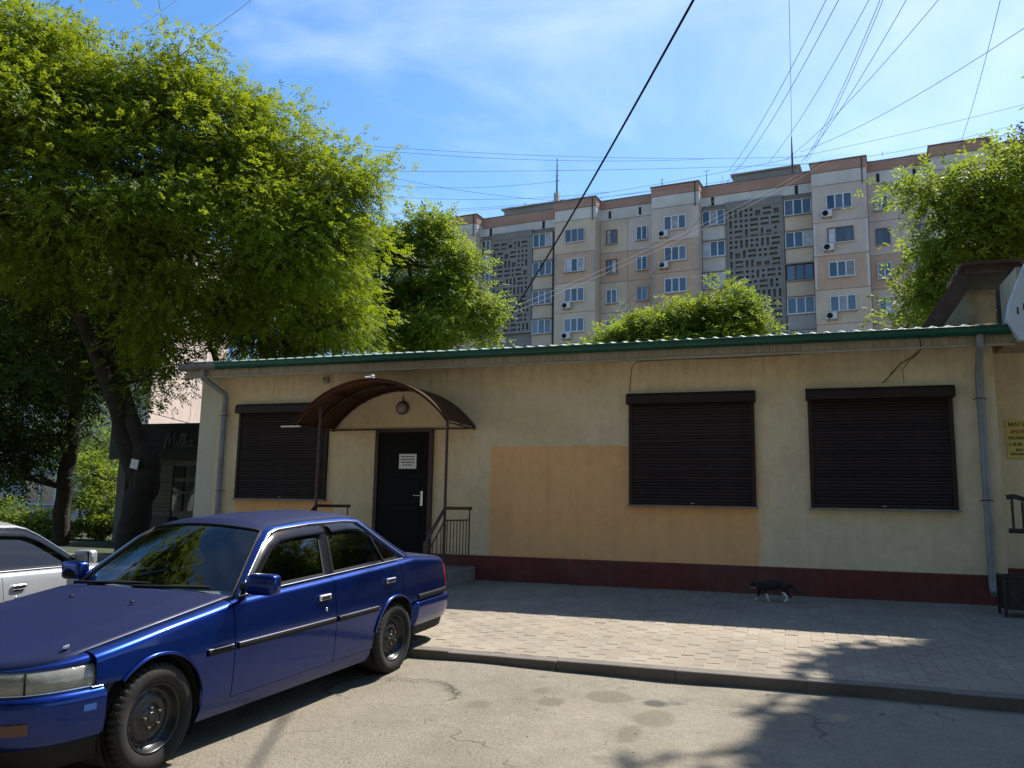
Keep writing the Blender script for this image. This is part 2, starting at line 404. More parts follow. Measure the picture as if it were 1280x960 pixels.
# fallen leaves / litter specks and kerb weeds
LIT = plain('litter', (.16, .13, .06), .9, var=.5, scale=30)
lb = MB()
for k in range(420):
    x, y = random.uniform(-3.4, 3.2), random.choice([random.uniform(4.2, 6.95), random.uniform(6.72, 6.97), random.uniform(7.2, 11.8)])
    z = (side_z(y) if y > KERB_Y else road_z(y))+.006; s_ = random.uniform(.004, .012); a = random.uniform(0, 6.28)
    e1 = Vector((math.cos(a), math.sin(a), random.uniform(-.2, .4)))*s_; e2 = Vector((-math.sin(a), math.cos(a), .1))*s_*random.uniform(.4, .8); c = Vector((x, y, z+.002))
    lb.add([c-e1, c-e2+Vector((0, 0, .003)), c+e1, c+e2], [(0, 1, 2, 3)])
lb.build('litter_specks', LIT, fix=False, kind='stuff', label='fine grit, seed husks and dry leaf specks scattered over paving and asphalt', category=None) if False else props(lb.build('litter_specks', LIT, fix=False, kind='stuff'), 'dry leaf specks and grit scattered over paving and asphalt', 'litter')
WEED = plain('weed_green', (.20, .22, .04), .7, var=.4, scale=20)
wb = MB()
for k in range(330):
    x = random.choice([random.uniform(-3.1, -2.2), random.uniform(-2.9, -2.6), random.uniform(-3.1, 0.2)]); y = KERB_Y-.01-abs(random.gauss(0, .025)); z = road_z(y)
    h = random.uniform(.008, .03); a = random.uniform(0, 6.28); w = .004; d = Vector((math.cos(a), math.sin(a)-.4, 0))*h*.8
    c = Vector((x, y, z)); wb.add([c-Vector((w, 0, 0)), c+Vector((w, 0, 0)), c+d+Vector((0, 0, h))], [(0, 1, 2)])
props(wb.build('kerb_weeds', WEED, fix=False, kind='stuff'), 'yellow green weeds sprouting along the foot of the kerb', 'weeds')

# ------------------------------------------------------------------ the shop
def wall_material():
    m, nt, b, o = new_mat('cream_stucco'); N = NT(nt); g = N.n('NewGeometry').outputs['Position']
    sp = N.n('SeparateXYZ'); N.l(g, sp.inputs[0]); nzv = N.noise(g, 5, 4)
    X = N.math('ADD', sp.outputs[0], N.math('MULTIPLY', N.math('SUBTRACT', nzv, .5), .11)); Z = N.math('ADD', sp.outputs[2], N.math('MULTIPLY', N.math('SUBTRACT', nzv, .5), .10))
    def rect(x0, x1, z0, z1):
        f = None
        for v, a, op in ((X, x0, 'GREATER_THAN'), (X, x1, 'LESS_THAN'), (Z, BASE+z0, 'GREATER_THAN'), (Z, BASE+z1, 'LESS_THAN')):
            t = N.math(op, v, a); f = t if f is None else N.math('MULTIPLY', f, t)
        return f
    big = N.noise(g, .55, 5, .6)
    c = N.ramp(big, [(.3, (.72, .565, .335)), (.5, (.78, .63, .395)), (.7, (.75, .625, .42))])
    c = N.mix(N.ramp(N.math('ADD', sp.outputs[0], N.math('MULTIPLY', big, 1.2)), [(0, 0.0), (1.0, .55)]), c, (.70, .61, .42))
    mot = N.noise(g, 8, 5, .65); c = N.mix(1.0, c, N.ramp(mot, [(.3, .90), (.7, 1.05)]), 'MULTIPLY')
    oc = N.mix(1.0, (.86, .485, .215), N.ramp(mot, [(.3, .94), (.7, 1.04)]), 'MULTIPLY')
    c = N.mix(rect(-4.52, -.54, .2, 2.035), c, oc); c = N.mix(rect(-9.2, -7.28, .2, 1.15), c, oc)
    # paler new plaster by the second shutter, grey corner strip
    c = N.mix(rect(-12, -9.68, -1, 5), c, (.60, .565, .44))
    st = N.n('Mapping'); st.inputs['Scale'].default_value = (5.5, 5.5, .5); N.l(g, st.inputs[0])
    c = N.mix(1.0, c, N.ramp(N.noise(st.outputs[0], 1.3, 6, .65), [(.32, .93), (.55, 1.0)]), 'MULTIPLY')
    c = N.mix(1.0, c, N.ramp(N.noise(g, 1.9, 7, .7), [(.30, .88), (.52, 1.0), (.75, 1.05)]), 'MULTIPLY')
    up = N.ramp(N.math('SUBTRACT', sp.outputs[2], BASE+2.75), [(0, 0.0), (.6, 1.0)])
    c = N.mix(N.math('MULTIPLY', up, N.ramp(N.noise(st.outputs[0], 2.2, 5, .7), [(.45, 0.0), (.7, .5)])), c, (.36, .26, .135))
    N.l(c, b.inputs['Base Color']); b.inputs['Roughness'].default_value = .92; b.inputs['Specular IOR Level'].default_value = .25
    N.bump(N.math('ADD', N.noise(g, 110, 4, .7), N.math('MULTIPLY', N.noise(g, 14, 3), 1.3)), .5, .006, b); return m
STUCCO = wall_material()
REDP = plain('plinth_red', (.145, .030, .022), .75, var=.2, scale=4, bump=.5, bscale=22, bdist=.008, streak=.18, dirt=(.12, .075, .06, .6))
GREEN = plain('gutter_green', (.008, .085, .055), .38, var=.15, scale=3, bump=.05)
ROOFM = plain('roof_metal', (.15, .23, .19), .5, metal=.0, var=.15, scale=4, bump=.06, dirt=(.16, .15, .10, .5), spec=.6)
SIDING = plain('eave_siding', (.37, .32, .235), .62, var=.10, scale=5, bump=.08, objvar=.12, dirt=(.22, .17, .10, .45))
ZINC = plain('zinc_pipe', (.25, .265, .275), .55, metal=.3, var=.15, scale=6, bump=.06, streak=.15)
SHUT = plain('shutter_brown', (.031, .0195, .0155), .55, spec=.25, var=.15, scale=3, bump=.05, objvar=.25)
BRONZ = plain('brown_metal', (.055, .020, .016), .45, var=.15, scale=10, bump=.08)
DARK = plain('dark_void', (.012, .012, .013), .8, var=.1, bump=0)
XL, XR = -10.07, 2.43
shop = empty('shop_building', 'low cream stucco shop with brown roller shutters, green gutter and dark red plinth', 'building', loc=(-3.8, WALL_Y, BASE))
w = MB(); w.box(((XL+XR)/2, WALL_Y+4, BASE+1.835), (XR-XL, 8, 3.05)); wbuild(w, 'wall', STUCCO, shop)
w = MB(); w.box(((XL+XR)/2-.0, WALL_Y+3.97, BASE+.10), (XR-XL+.05, 8.0, .535), bev=.012); wbuild(w, 'plinth', REDP, shop)
# roof: corrugated sheet with a dropped front edge
rows = []
prof = [(WALL_Y-.49, 3.472), (WALL_Y-.45, 3.484), (WALL_Y-.38, 3.504), (WALL_Y-.1, 3.545), (WALL_Y+4, 4.0), (WALL_Y+8.3, 3.6)]
xs = np.arange(XL-.1, XR+.22, .03)
for y, z in prof:
    rows.append([(x, y, BASE+z+.016*(math.sin(2*math.pi*x/.183)+.35*math.sin(4*math.pi*x/.183))) for x in xs])
rf = MB(); rf.grid(rows); rf.grid([[(p[0], p[1], p[2]-.012) for p in r] for r in rows], flip=True)
rf.add([(XL-.02, WALL_Y+.0, BASE+3.36), (XL-.02, WALL_Y+8, BASE+3.36), (XL-.02, WALL_Y+8, BASE+3.5), (XL-.02, WALL_Y+4, BASE+4.1), (XL-.02, WALL_Y, BASE+3.55)], [(0, 1, 2, 3, 4)])
wbuild(rf, 'roof', ROOFM, shop, fix=False)
rt = MB(); rt.box(((XL+XR)/2, WALL_Y+3.6, BASE+3.40), (XR-XL-.05, 7.9, .14)); wbuild(rt, 'roof_deck', SIDING, shop)
# eave boards, each its own piece
fy, fz0, fz1 = WALL_Y-.36, 3.25, 3.40
b1 = MB(); b1.box((0, 0, 0), (.098, .012, fz1-fz0), bev=.003); f_me = b1.mesh('fascia_board'); f_me.materials.append(SIDING)
b2 = MB(); b2.box((0, 0, 0), (.098, .35, .010), bev=.003); s_me = b2.mesh('soffit_board'); s_me.materials.append(SIDING)
n = int((XR+.18-(XL-.06))/.1)
so = math.atan2(.055, .34)
for i in range(n):
    x = XL-.06+.05+i*.1
    o = link('fascia_board', f_me, None, shop, loc=Vector((x, fy+random.uniform(-.002, .002), BASE+(fz0+fz1)/2))-shop.location)
    if x < XR-.02:
        o = link('soffit_board', s_me, None, shop, loc=Vector((x, WALL_Y-.178, BASE+3.285+random.uniform(-.003, .003)))-shop.location); o.rotation_euler = (so, 0, 0)
t = MB(); t.box(((XL+XR)/2+.06, fy-.012, BASE+3.243), (XR-XL+.24, .035, .035), bev=.006); wbuild(t, 'eave_trim', SIDING, shop)
def half_gutter(mb, x0, x1, y, z, r, th=.004):
    pr = [(y-r*math.cos(a), z-r*math.sin(a)) for a in np.linspace(0, math.pi, 11)]; pi = [(y-(r-th)*math.cos(a), z-(r-th)*math.sin(a)) for a in np.linspace(0, math.pi, 11)]
    pr[0] = (y-r, z+.032); pi[0] = (y-r+th, z+.032)
    mb.prism(pr+pi[::-1], 'X', x0, x1, smooth=False)
g = MB(); half_gutter(g, -9.42, XR+.2, WALL_Y-.44, BASE+3.43, .072); g.tube([(-9.42, WALL_Y-.516, BASE+3.462), (XR+.2, WALL_Y-.516, BASE+3.462)], .011, 8)
gut = wbuild(g, 'gutter', GREEN, shop)
g = MB(); half_gutter(g, XL-.12, -9.42, WALL_Y-.44, BASE+3.43, .074); wbuild(g, 'gutter', plain('gutter_grey', (.17, .17, .16), .6, var=.2, scale=7, bump=.1), shop)
for px in (250, 335, 404, 474, 632, 716, 803, 895, 985, 1065, 1140):
    p = at_y(px, 440, WALL_Y-.43); h = MB(); h.box((p.x, WALL_Y-.44, BASE+3.372), (.022, .035, .026), bev=.004); wbuild(h, 'gutter_bracket', BRONZ, shop)
def downpipe(x, xtop):
    d = MB(); y = WALL_Y-.075; r = .047
    d.tube([(xtop, WALL_Y-.43, BASE+3.40), (xtop, WALL_Y-.43, BASE+3.27), (xtop+.0, WALL_Y-.40, BASE+3.22), (x, y-.01, BASE+2.98), (x, y, BASE+2.90)], r*.98, 14)
    for z0, z1 in ((2.92, 1.78), (1.82, .98), (1.02, .26)): d.tube([(x, y, BASE+z0), (x, y, BASE+z1)], [r*1.04, r*.97], 16)
    d.tube([(x, y, BASE+.28), (x, y-.03, BASE+.20), (x, y-.10, BASE+.15)], r*1.03, 14)
    o = wbuild(d, 'downpipe', ZINC, shop)
    c = MB()
    for z in (2.6, 1.3): c.tube([(x-.07, WALL_Y+.01, BASE+z), (x-.055, y-.03, BASE+z), (x, y-.055, BASE+z), (x+.055, y-.03, BASE+z), (x+.07, WALL_Y+.01, BASE+z)], .006, 6)
    c.build('pipe_clamp', BRONZ, o)
downpipe(2.24, 2.21); downpipe(-9.50, -9.72)
# roller shutters
def shutter(x0, x1, z0, z1, label):
    root = MB(); root.box(((x0+x1)/2, WALL_Y-.012, BASE+(z0+z1)/2), (x1-x0-.02, .02, z1-z0-.02)); root = wbuild(root, 'roller_shutter', SHUT, shop, label=label)
    b = MB(); zt = BASE+z1
    b.prism([(WALL_Y+.002, zt), (WALL_Y-.12, zt), (WALL_Y-.155, zt-.045), (WALL_Y-.155, zt-.155), (WALL_Y+.002, zt-.155)], 'X', x0-.025, x1+.025); b.build('shutter_box', SHUT, root)
    for xx in (x0+.025, x1-.025):
        r = MB(); r.box((xx, WALL_Y-.032, BASE+(z0+z1-.155)/2), (.052, .062, z1-z0-.16), bev=.004); r.build('guide_rail', SHUT, root)
    s = MB(); s.box(((x0+x1)/2, WALL_Y-.045, BASE+z0-.012), (x1-x0+.05, .10, .022), bev=.005); s.build('sill', ZINC, root)
    hgt = .0445; k = int((z1-.16-z0)/hgt); L = x1-x0-.10
    sm = MB(); pr = [(-.014, -hgt/2+.002), (-.0185, -hgt/2+.007), (-.024, 0), (-.0185, hgt/2-.007), (-.014, hgt/2-.002), (.002, hgt/2-.002), (.002, -hgt/2+.002)]
    sm.prism(pr, 'X', -L/2, L/2, smooth=False); sme = sm.mesh('slat'); sme.materials.append(SHUT)
    for i in range(k):
        link('slat', sme, None, root, loc=((x0+x1)/2, WALL_Y-.024+random.uniform(-.001, .001), BASE+z0+.012+hgt*(i+.5)))
    h = MB(); h.box(((x0+x1)/2+.02, WALL_Y-.052, BASE+z0+.035), (.05, .012, .02), bev=.003); h.build('pull', ZINC, root)
shutter(-9.19, -7.41, 1.17, 2.785, 'brown roller shutter half behind the entrance canopy')
shutter(-2.34, -.57, 1.17, 2.785, 'brown roller shutter over the orange painted wall patch')
shutter(.14, 1.92, 1.17, 2.785, 'brown roller shutter next to the grey downpipe and hanging wires')
# door
door = MB(); door.box((-5.995, WALL_Y-.012, BASE+1.255), (.90, .06, 2.05), bev=.006)
DOORM = plain('door_black', (.006, .005, .005), .7, var=.2, scale=6, bump=.12, bscale=90, spec=.2)
door = wbuild(door, 'door', DOORM, shop)
f = MB(); f.box((-6.475, WALL_Y-.02, BASE+1.26), (.062, .10, 2.12), bev=.006); f.box((-5.515, WALL_Y-.02, BASE+1.26), (.062, .10, 2.12), bev=.006); f.box((-5.995, WALL_Y-.02, BASE+2.295), (1.022, .098, .058), bev=.006)
f.build('door_frame', BRONZ, door)
for z, h in ((.68, .62), (1.32, .42), (1.87, .50)):
    q = MB(); q.box((-5.995, WALL_Y-.045, BASE+z), (.62, .012, h), bev=.008); q.build('door_panel', DOORM, door)
CHR = plain('chrome', (.75, .75, .76), .22, metal=1, var=.05, bump=0)
hd = MB(); hd.box((-5.655, WALL_Y-.05, BASE+1.215), (.042, .012, .24), bev=.008); hd.tube([(-5.655, WALL_Y-.05, BASE+1.26), (-5.655, WALL_Y-.105, BASE+1.26), (-5.67, WALL_Y-.112, BASE+1.26), (-5.77, WALL_Y-.11, BASE+1.26)], .009, 8)
hd.build('door_handle', CHR, door)
# paper notice on the door
PAPER = plain('paper', (.78, .76, .72), .8, var=.04, bump=.05); INK = plain('ink', (.03, .03, .04), .8, bump=0)
nt_ = empty('paper_notice', 'small white paper notice with four printed lines on the black door', 'notice', loc=(-5.91, WALL_Y-.056, BASE+1.80))
q = MB(); q.box((0, 0, 0), (.305, .003, .235)); q.build('sheet', PAPER, nt_)
def text_mesh(txt, size, mat, parent, loc, rot=(R(90), 0, 0), ext=.0012, align='CENTER', name='lettering', sx=1.0, shear=0.0, bold=0.0):
    cu = bpy.data.curves.new('t', 'FONT'); cu.body = txt; cu.size = size; cu.extrude = ext; cu.align_x = align; cu.align_y = 'CENTER'; cu.shear = shear; cu.offset = bold
    cu.resolution_u = 3
    ob = bpy.data.objects.new('t', cu); COL.objects.link(ob); dg = bpy.context.evaluated_depsgraph_get()
    me = bpy.data.meshes.new_from_object(ob.evaluated_get(dg)); bpy.data.objects.remove(ob)
    o = link(name, me, mat, parent, loc=loc); o.rotation_euler = rot; o.scale = (sx, 1, 1); return o
for k, (wd, n_) in enumerate(((.24, 8), (.25, 9), (.235, 8), (.17, 6))):
    z = .075-k*.045; x = -wd/2; b_ = MB()
    for j in range(n_):
        l = wd/n_; b_.box((x+l*.42, -.0022, z), (l*.72, .0012, .016+.006*((j*7+k) % 2))); x += l
    b_.build('printed_line', INK, nt_)

# ------------------------------------------------------------------ porch
STEP = plain('step_concrete', (.20, .185, .165), .9, var=.18, scale=6, bump=.4, bscale=70)
st = empty('entrance_steps', 'low concrete entrance platform with one step below the black door', 'steps', loc=(-5.85, 11.4, side_z(11)))
p = MB(); p.box((-5.83, 11.49, BASE+.08), (2.22, 1.02, .24), bev=.012); wbuild(p, 'platform', STEP, st)
p = MB(); p.box((-5.83, 10.80, side_z(10.8)+.01), (2.22, .36, .17), bev=.012); wbuild(p, 'step', STEP, st)
can = empty('entrance_canopy', 'arched brown polycarbonate canopy on thin posts over the black door', 'canopy', loc=(-6.05, 11.4, BASE))
CX0, CX1, CZ0, CRISE, CY0, CY1 = -7.30, -4.78, 2.315, .635, WALL_Y-1.12, WALL_Y-.02
def arch(t, lift=0):
    a = math.pi*(1-t); hw = (CX1-CX0)/2; Rr = (hw*hw+CRISE*CRISE)/(2*CRISE); th = math.asin(hw/Rr); b = -th+2*th*t
    return ((CX0+CX1)/2+(Rr+lift)*math.sin(b), BASE+CZ0+CRISE-Rr+(Rr+lift)*math.cos(b))
def poly_mat():
    m, nt, b, o = new_mat('bronze_polycarbonate'); N = NT(nt); v = N.coord('Object', (1, 1, 1))
    N.l(N.ramp(N.noise(v, 4, 4), [(.3, (.125, .055, .032)), (.7, (.155, .07, .042))]), b.inputs['Base Color']); b.inputs['Roughness'].default_value = .35
    t = N.n('BsdfTranslucent'); t.inputs[0].default_value = (.17, .07, .035, 1); tr = N.n('BsdfTransparent'); tr.inputs[0].default_value = (.13, .06, .035, 1)
    m1 = N.n('MixShader'); m1.inputs[0].default_value = .45; N.l(t.outputs[0], m1.inputs[1]); N.l(tr.outputs[0], m1.inputs[2])
    m2 = N.n('MixShader'); m2.inputs[0].default_value = .62; N.l(b.outputs[0], m2.inputs[1]); N.l(m1.outputs[0], m2.inputs[2]); N.l(m2.outputs[0], o.inputs[0]); return m
sh = MB(); N_ = 40
for lift in (.022, .030):
    sh.grid([[(arch(i/N_, lift)[0], y, arch(i/N_, lift)[1]) for i in range(N_+1)] for y in (CY0-.06, CY1)])
sh.grid([[(arch(i/N_, l)[0], CY0-.06, arch(i/N_, l)[1]) for i in range(N_+1)] for l in (.022, .030)])
wbuild(sh, 'canopy_sheet', poly_mat(), can, fix=False)
for y in (CY0, CY0+.55, CY1-.03):
    a = MB(); a.tube([(arch(i/N_)[0], y, arch(i/N_)[1]) for i in range(N_+1)], .017, 6); wbuild(a, 'arch_rib', BRONZ, can)
for t_ in (0, .25, .5, .75, 1.0):
    x, z = arch(t_); a = MB(); a.tube([(x, CY0, z-.01), (x, CY1, z-.01)], .014, 6); wbuild(a, 'purlin', BRONZ, can)
a = MB(); a.tube([(CX0, CY1-.03, BASE+CZ0), (CX1, CY1-.03, BASE+CZ0)], .012, 6); wbuild(a, 'tie_bar', BRONZ, can)
for x in (-6.90, CX1): a = MB(); a.tube([(x, CY0+.02, BASE-.02), (x, CY0+.02, BASE+CZ0+(.02 if x > -6 else .25))], .023, 8); wbuild(a, 'post', BRONZ, can)
a = MB(); a.box((-7.42, CY0+.02, BASE+CZ0-.035), (.34, .05, .022), bev=.004); wbuild(a, 'edge_strip', plain('pale_strip', (.75, .68, .48), .5, bump=0), can)
a = MB(); x, z = arch(.5); a.box((x-.02, CY0-.02, z+.045), (.14, .08, .035), bev=.012); a.box((x+.03, CY0-.02, z+.07), (.05, .06, .03), bev=.01); wbuild(a, 'plastic_scrap', plain('scrap_white', (.8, .8, .82), .4, bump=0), can)
lamp = empty('wall_lamp', 'round frosted wall lamp with dark rim above the black door', 'lamp', loc=(-6.05, WALL_Y-.01, BASE+2.665))
q = MB(); q.lathe([(0, .0), (0, .10), (-.03, .112), (-.05, .105)], 28); q.build('rim', BRONZ, lamp)
q = MB(); q.lathe([(-.035, .098), (-.075, .085), (-.10, .055), (-.108, .0)], 28); q.build('glass_dome', plain('frosted_glass', (.30, .25, .20), .45, var=.1, bump=0), lamp)
q = MB(); q.tube([(0, -.02, .10), (.0, -.015, .2)], .009, 6); q.build('conduit', BRONZ, lamp)
sens = empty('alarm_box', 'small square beige alarm box under the eave left of the canopy', 'alarm', loc=(-7.51, WALL_Y-.035, BASE+3.17))
q = MB(); q.box((0, 0, 0), (.10, .07, .11), bev=.008); q.build('casing', plain('alarm_beige', (.42, .36, .24), .5, bump=0), sens); q = MB(); q.box((0, -.036, .008), (.05, .008, .055)); q.build('window', DARK, sens); q = MB(); q.box((0, -.041, .0), (.022, .006, .022)); q.build('lens', PAPER, sens)
def railing(x, label, balls=True):
    r = empty('stair_railing', label, 'railing', 'brown railings beside the entrance steps', loc=(x, 11.2, BASE))
    yA, yB, yC = CY0+.02, WALL_Y-.16, 10.30
    hz, lz = BASE+1.07, BASE+.62
    q = MB(); q.tube([(x, yC, lz-.05), (x, yC+.03, lz+.03), (x, yA, hz), (x, yA+.06, hz+.005), (x, yB, hz+.005)], .024, 8); wbuild(q, 'handrail', BRONZ, r)
    q = MB(); q.tube([(x, yC, side_z(yC)), (x, yC, lz)], .036, 10); wbuild(q, 'newel_post', BRONZ, r)
    q = MB(); q.tube([(x, yB, BASE), (x, yB, hz)], .012, 6); wbuild(q, 'end_post', BRONZ, r)
    q = MB(); q.lathe([(-.03, .002), (-.022, .022), (0, .031), (.022, .022), (.03, .002)], 12, 'Z', (x, yB+.03, hz+.005)); wbuild(q, 'ball_end', BRONZ, r)
    q = MB(); q.tube([(x, yC+.02, lz-.18), (x, yA, hz-.17), (x, yB, hz-.17)], .011, 6); wbuild(q, 'lower_rail', BRONZ, r)
    for i in range(7):
        y = yA+.10+i*(yB-yA-.1)/7; q = MB(); q.tube([(x, y, BASE+.12), (x, y, hz-.17)], .0075, 5); wbuild(q, 'baluster', BRONZ, r)
    for i in range(4):
        f_ = (i+.6)/4.4; y = yC+(yA-yC)*f_; q = MB(); q.tube([(x, y, side_z(y)+.02), (x, y, lz-.18+(hz-.17-lz+.18)*f_)], .0075, 5); wbuild(q, 'baluster', BRONZ, r)
railing(CX1, 'brown step railing under the canopy, nearer the orange wall patch')
railing(-6.90, 'brown step railing under the canopy, nearer the left shutter')
# wires on the wall
BLACKW = plain('black_rubber', (.012, .012, .013), .6, bump=0)
q = MB()
def wirepts(L): return [at_y(px, py, WALL_Y-.03) for px, py in L]
q.tube([at_y(1143, 415, WALL_Y-.5), at_y(1150, 425, WALL_Y-.5), at_y(1152, 436, WALL_Y-.3), *wirepts([(1140, 446), (1125, 455), (1112, 470), (1103, 479)])], .007, 5)
q.tube(wirepts([(1150, 440), (1136, 452), (1128, 462), (1130, 478)]), .004, 4); q.tube(wirepts([(1122, 458), (1117, 464), (1112, 467)]), .004, 4)
props(q.build('hanging_wire', BLACKW), 'tangled black wires hanging from the eave by the downpipe', 'wire')
q = MB(); q.tube([at_y(797, 452, WALL_Y-.008), at_y(790, 458, WALL_Y-.008), at_y(788, 475, WALL_Y-.008), at_y(787, 490, WALL_Y-.008)], .004, 4)
q.tube([at_y(797, 452, WALL_Y-.008), at_y(850, 449, WALL_Y-.01), at_y(905, 448, WALL_Y-.01), at_y(1000, 443, WALL_Y-.01)], .004, 4)
props(q.build('wall_wire', BLACKW), 'thin wire running along the wall top to the middle shutter', 'wire')

# ------------------------------------------------------------------ neighbour on the right
AN_Y = WALL_Y+.45
nb = empty('neighbouring_shop', 'recessed cream shop front with red plinth beyond the downpipe', 'building', loc=(4.5, AN_Y, BASE))
q = MB(); q.box((5.2, AN_Y+2, BASE+1.9), (5.52, 4, 3.2)); wbuild(q, 'wall', STUCCO, nb)
q = MB(); q.box((5.2, AN_Y+1.96, BASE+.13), (5.50, 4, .62), bev=.01); wbuild(q, 'plinth', REDP, nb)
q = MB(); q.box((5.1, AN_Y-.3, BASE+3.32), (5.1, 1.1, .10)); wbuild(q, 'eave', SIDING, nb)
PALEB = plain('pale_blue_panel', (.50, .58, .64), .5, var=.08, scale=3, bump=.03)
q = MB(); yb = 11.42; pts = [(2.49, 3.50), (2.53, 3.72), (2.60, 3.90), (2.72, 4.20), (2.85, 4.42), (5.6, 4.42), (5.6, 3.25), (2.62, 3.25)]
q.prism([(a, BASE+b) for a, b in pts], 'Y', yb, yb+.12); pb = wbuild(q, 'sign_board', PALEB, nb, label='pale blue sign board with rounded end above the recessed shop front')
for a, z in ((2.615, 3.62), (2.685, 3.665)): q = MB(); q.box((a, yb-.004, BASE+z), (.018, .006, .09), bev=.006); q.build('dark_mark', DARK, pb)
q = MB(); q.box((4.1, yb+.55, BASE+3.75), (2.9, .9, .9)); wbuild(q, 'sign_box', SIDING, nb)
# roof hood
hood = empty('roof_hood', 'brown boxed hood on the roof with beige plastered back beside pale blue sign', 'roof hood', loc=(2.4, 12.9, BASE+3.6))
RUST = plain('rust_brown', (.075, .040, .032), .8, var=.3, scale=6, bump=.3, bscale=40)
def hoodpoly(L, y, th, mat, nm):
    q = MB(); q.prism([(at_y(px, py, y).x, at_y(px, py, y).z) for px, py in L], 'Y', y, y+th); wbuild(q, nm, mat, hood)
BEI = plain('beige_plaster', (.40, .34, .215), .9, var=.15, scale=5, bump=.3, streak=.2); HGREY = plain('hood_grey', (.15, .14, .115), .9, var=.15)
hoodpoly([(1192, 404), (1245, 404), (1245, 350), (1192, 350)], 13.05, .5, BEI, 'plaster_block')
hoodpoly([(1172, 408), (1210, 404), (1210, 345), (1204, 350)], 13.03, .4, plain('pale_plaster', (.33, .35, .27), .9, var=.12), 'plaster_cheek')
hoodpoly([(1196, 364), (1264, 363), (1266, 330), (1196, 334)], 12.95, .06, HGREY, 'upper_board')
hoodpoly([(1150, 412), (1205, 330), (1209, 330), (1209, 364), (1176, 412)], 12.72, .10, RUST, 'slanted_side')
hoodpoly([(1207, 329), (1275, 324), (1275, 336), (1207, 341)], 12.66, .05, RUST, 'rusty_lintel')
hoodpoly([(1245, 364), (1266, 330), (1282, 330), (1282, 408), (1249, 408)], 12.70, .06, plain('cheek_dark', (.045, .043, .048), .8), 'slanted_cheek')
a_, b_ = at_y(1201, 331, 12.60), at_y(1282, 325, 12.60)
q = MB(); q.box(((a_.x+b_.x)/2, 13.2, (a_.z+b_.z)/2+.01), (b_.x-a_.x, 1.25, .03)); wbuild(q, 'top_plate', RUST, hood)
# yellow sign
YEL = plain('yellow_sign', (.62, .50, .13), .5, var=.06, bump=0); REDI = plain('red_ink', (.35, .02, .02), .6, bump=0)
ys = empty('opening_hours_sign', 'yellow opening hours sign with black and red lettering on recessed wall', 'sign', loc=(2.92, AN_Y-.012, BASE+2.115))
q = MB(); q.box((0, 0, 0), (.62, .012, .51)); q.build('board', YEL, ys)
for tx, sz, z, mt, shr, x0 in (('МАГАЗИН', .075, .19, INK, 0, -.285), ('мульти', .085, .10, REDI, .35, -.27), ('РЕЖИМ РАБОТЫ', .052, .01, INK, 0, -.29), ('с 8.00 до 20.00', .062, -.07, INK, 0, -.29), ('БЕЗ ПЕРЕРЫВА', .042, -.145, INK, 0, -.21), ('БЕЗ ВЫХОДНЫХ', .042, -.20, INK, 0, -.27)):
    o = text_mesh(tx, sz, mt, ys, (x0, -.0075, z), align='LEFT', shear=shr, bold=.0012)
# black railing of the neighbour
BLK = plain('black_iron', (.018, .016, .016), .5, var=.2, bump=.1)
rl = empty('entrance_railing', 'dark pipe railing with curved end in front of yellow sign', 'railing', loc=(2.8, 11.7, BASE+.4))
def np_(z): return BASE+z
q = MB(); q.tube([(2.42, 11.75, np_(1.34)), (2.50, 11.72, np_(1.35)), (2.60, 11.55, np_(1.30)), (2.72, 11.3, np_(1.15)), (2.8, 11.1, np_(.95))], .03, 10); q.tube([(2.42, 11.75, np_(.93)), (2.60, 11.7, np_(.93)), (3.2, 11.7, np_(.93))], .03, 10); wbuild(q, 'rail', BLK, rl)
for x in (2.47, 2.58, 2.69): q = MB(); q.tube([(x, 11.72, np_(.90)), (x, 11.72, np_(1.34-(x-2.47)*.5))], .016, 8); wbuild(q, 'bar', BLK, rl)
q = MB(); q.tube([(2.9, 11.7, np_(0)), (2.9, 11.7, np_(1.0))], .025, 8); wbuild(q, 'post', BLK, rl)
# litter bin
bn = empty('litter_bin', 'dark mesh litter bin at the foot of the downpipe', 'litter bin', loc=(2.38, 11.15, side_z(11.15)))
for sx in (-1, 1):
    for sy in (-1, 1): q = MB(); q.box((sx*.2, sy*.17, .235), (.03, .03, .47), bev=.004); q.build('leg', BLK, bn)
for z in (.10, .45):
    for sy in (-1, 1): q = MB(); q.box((0, sy*.17, z), (.37, .028, .028), bev=.004); q.build('rim_bar', BLK, bn)
    for sx in (-1, 1): q = MB(); q.box((sx*.2, 0, z), (.028, .31, .028), bev=.004); q.build('rim_bar', BLK, bn)
q = MB(); q.box((0, 0, .27), (.36, .30, .33)); q.build('liner', plain('bin_liner', (.03, .03, .033), .35, var=.5, scale=14, bump=.8, bscale=14, bdist=.03), bn)
for i in range(6): q = MB(); q.tube([(-.16+i*.064, -.172, .11), (-.16+i*.064, -.172, .44)], .006, 5); q.build('bar', BLK, bn)

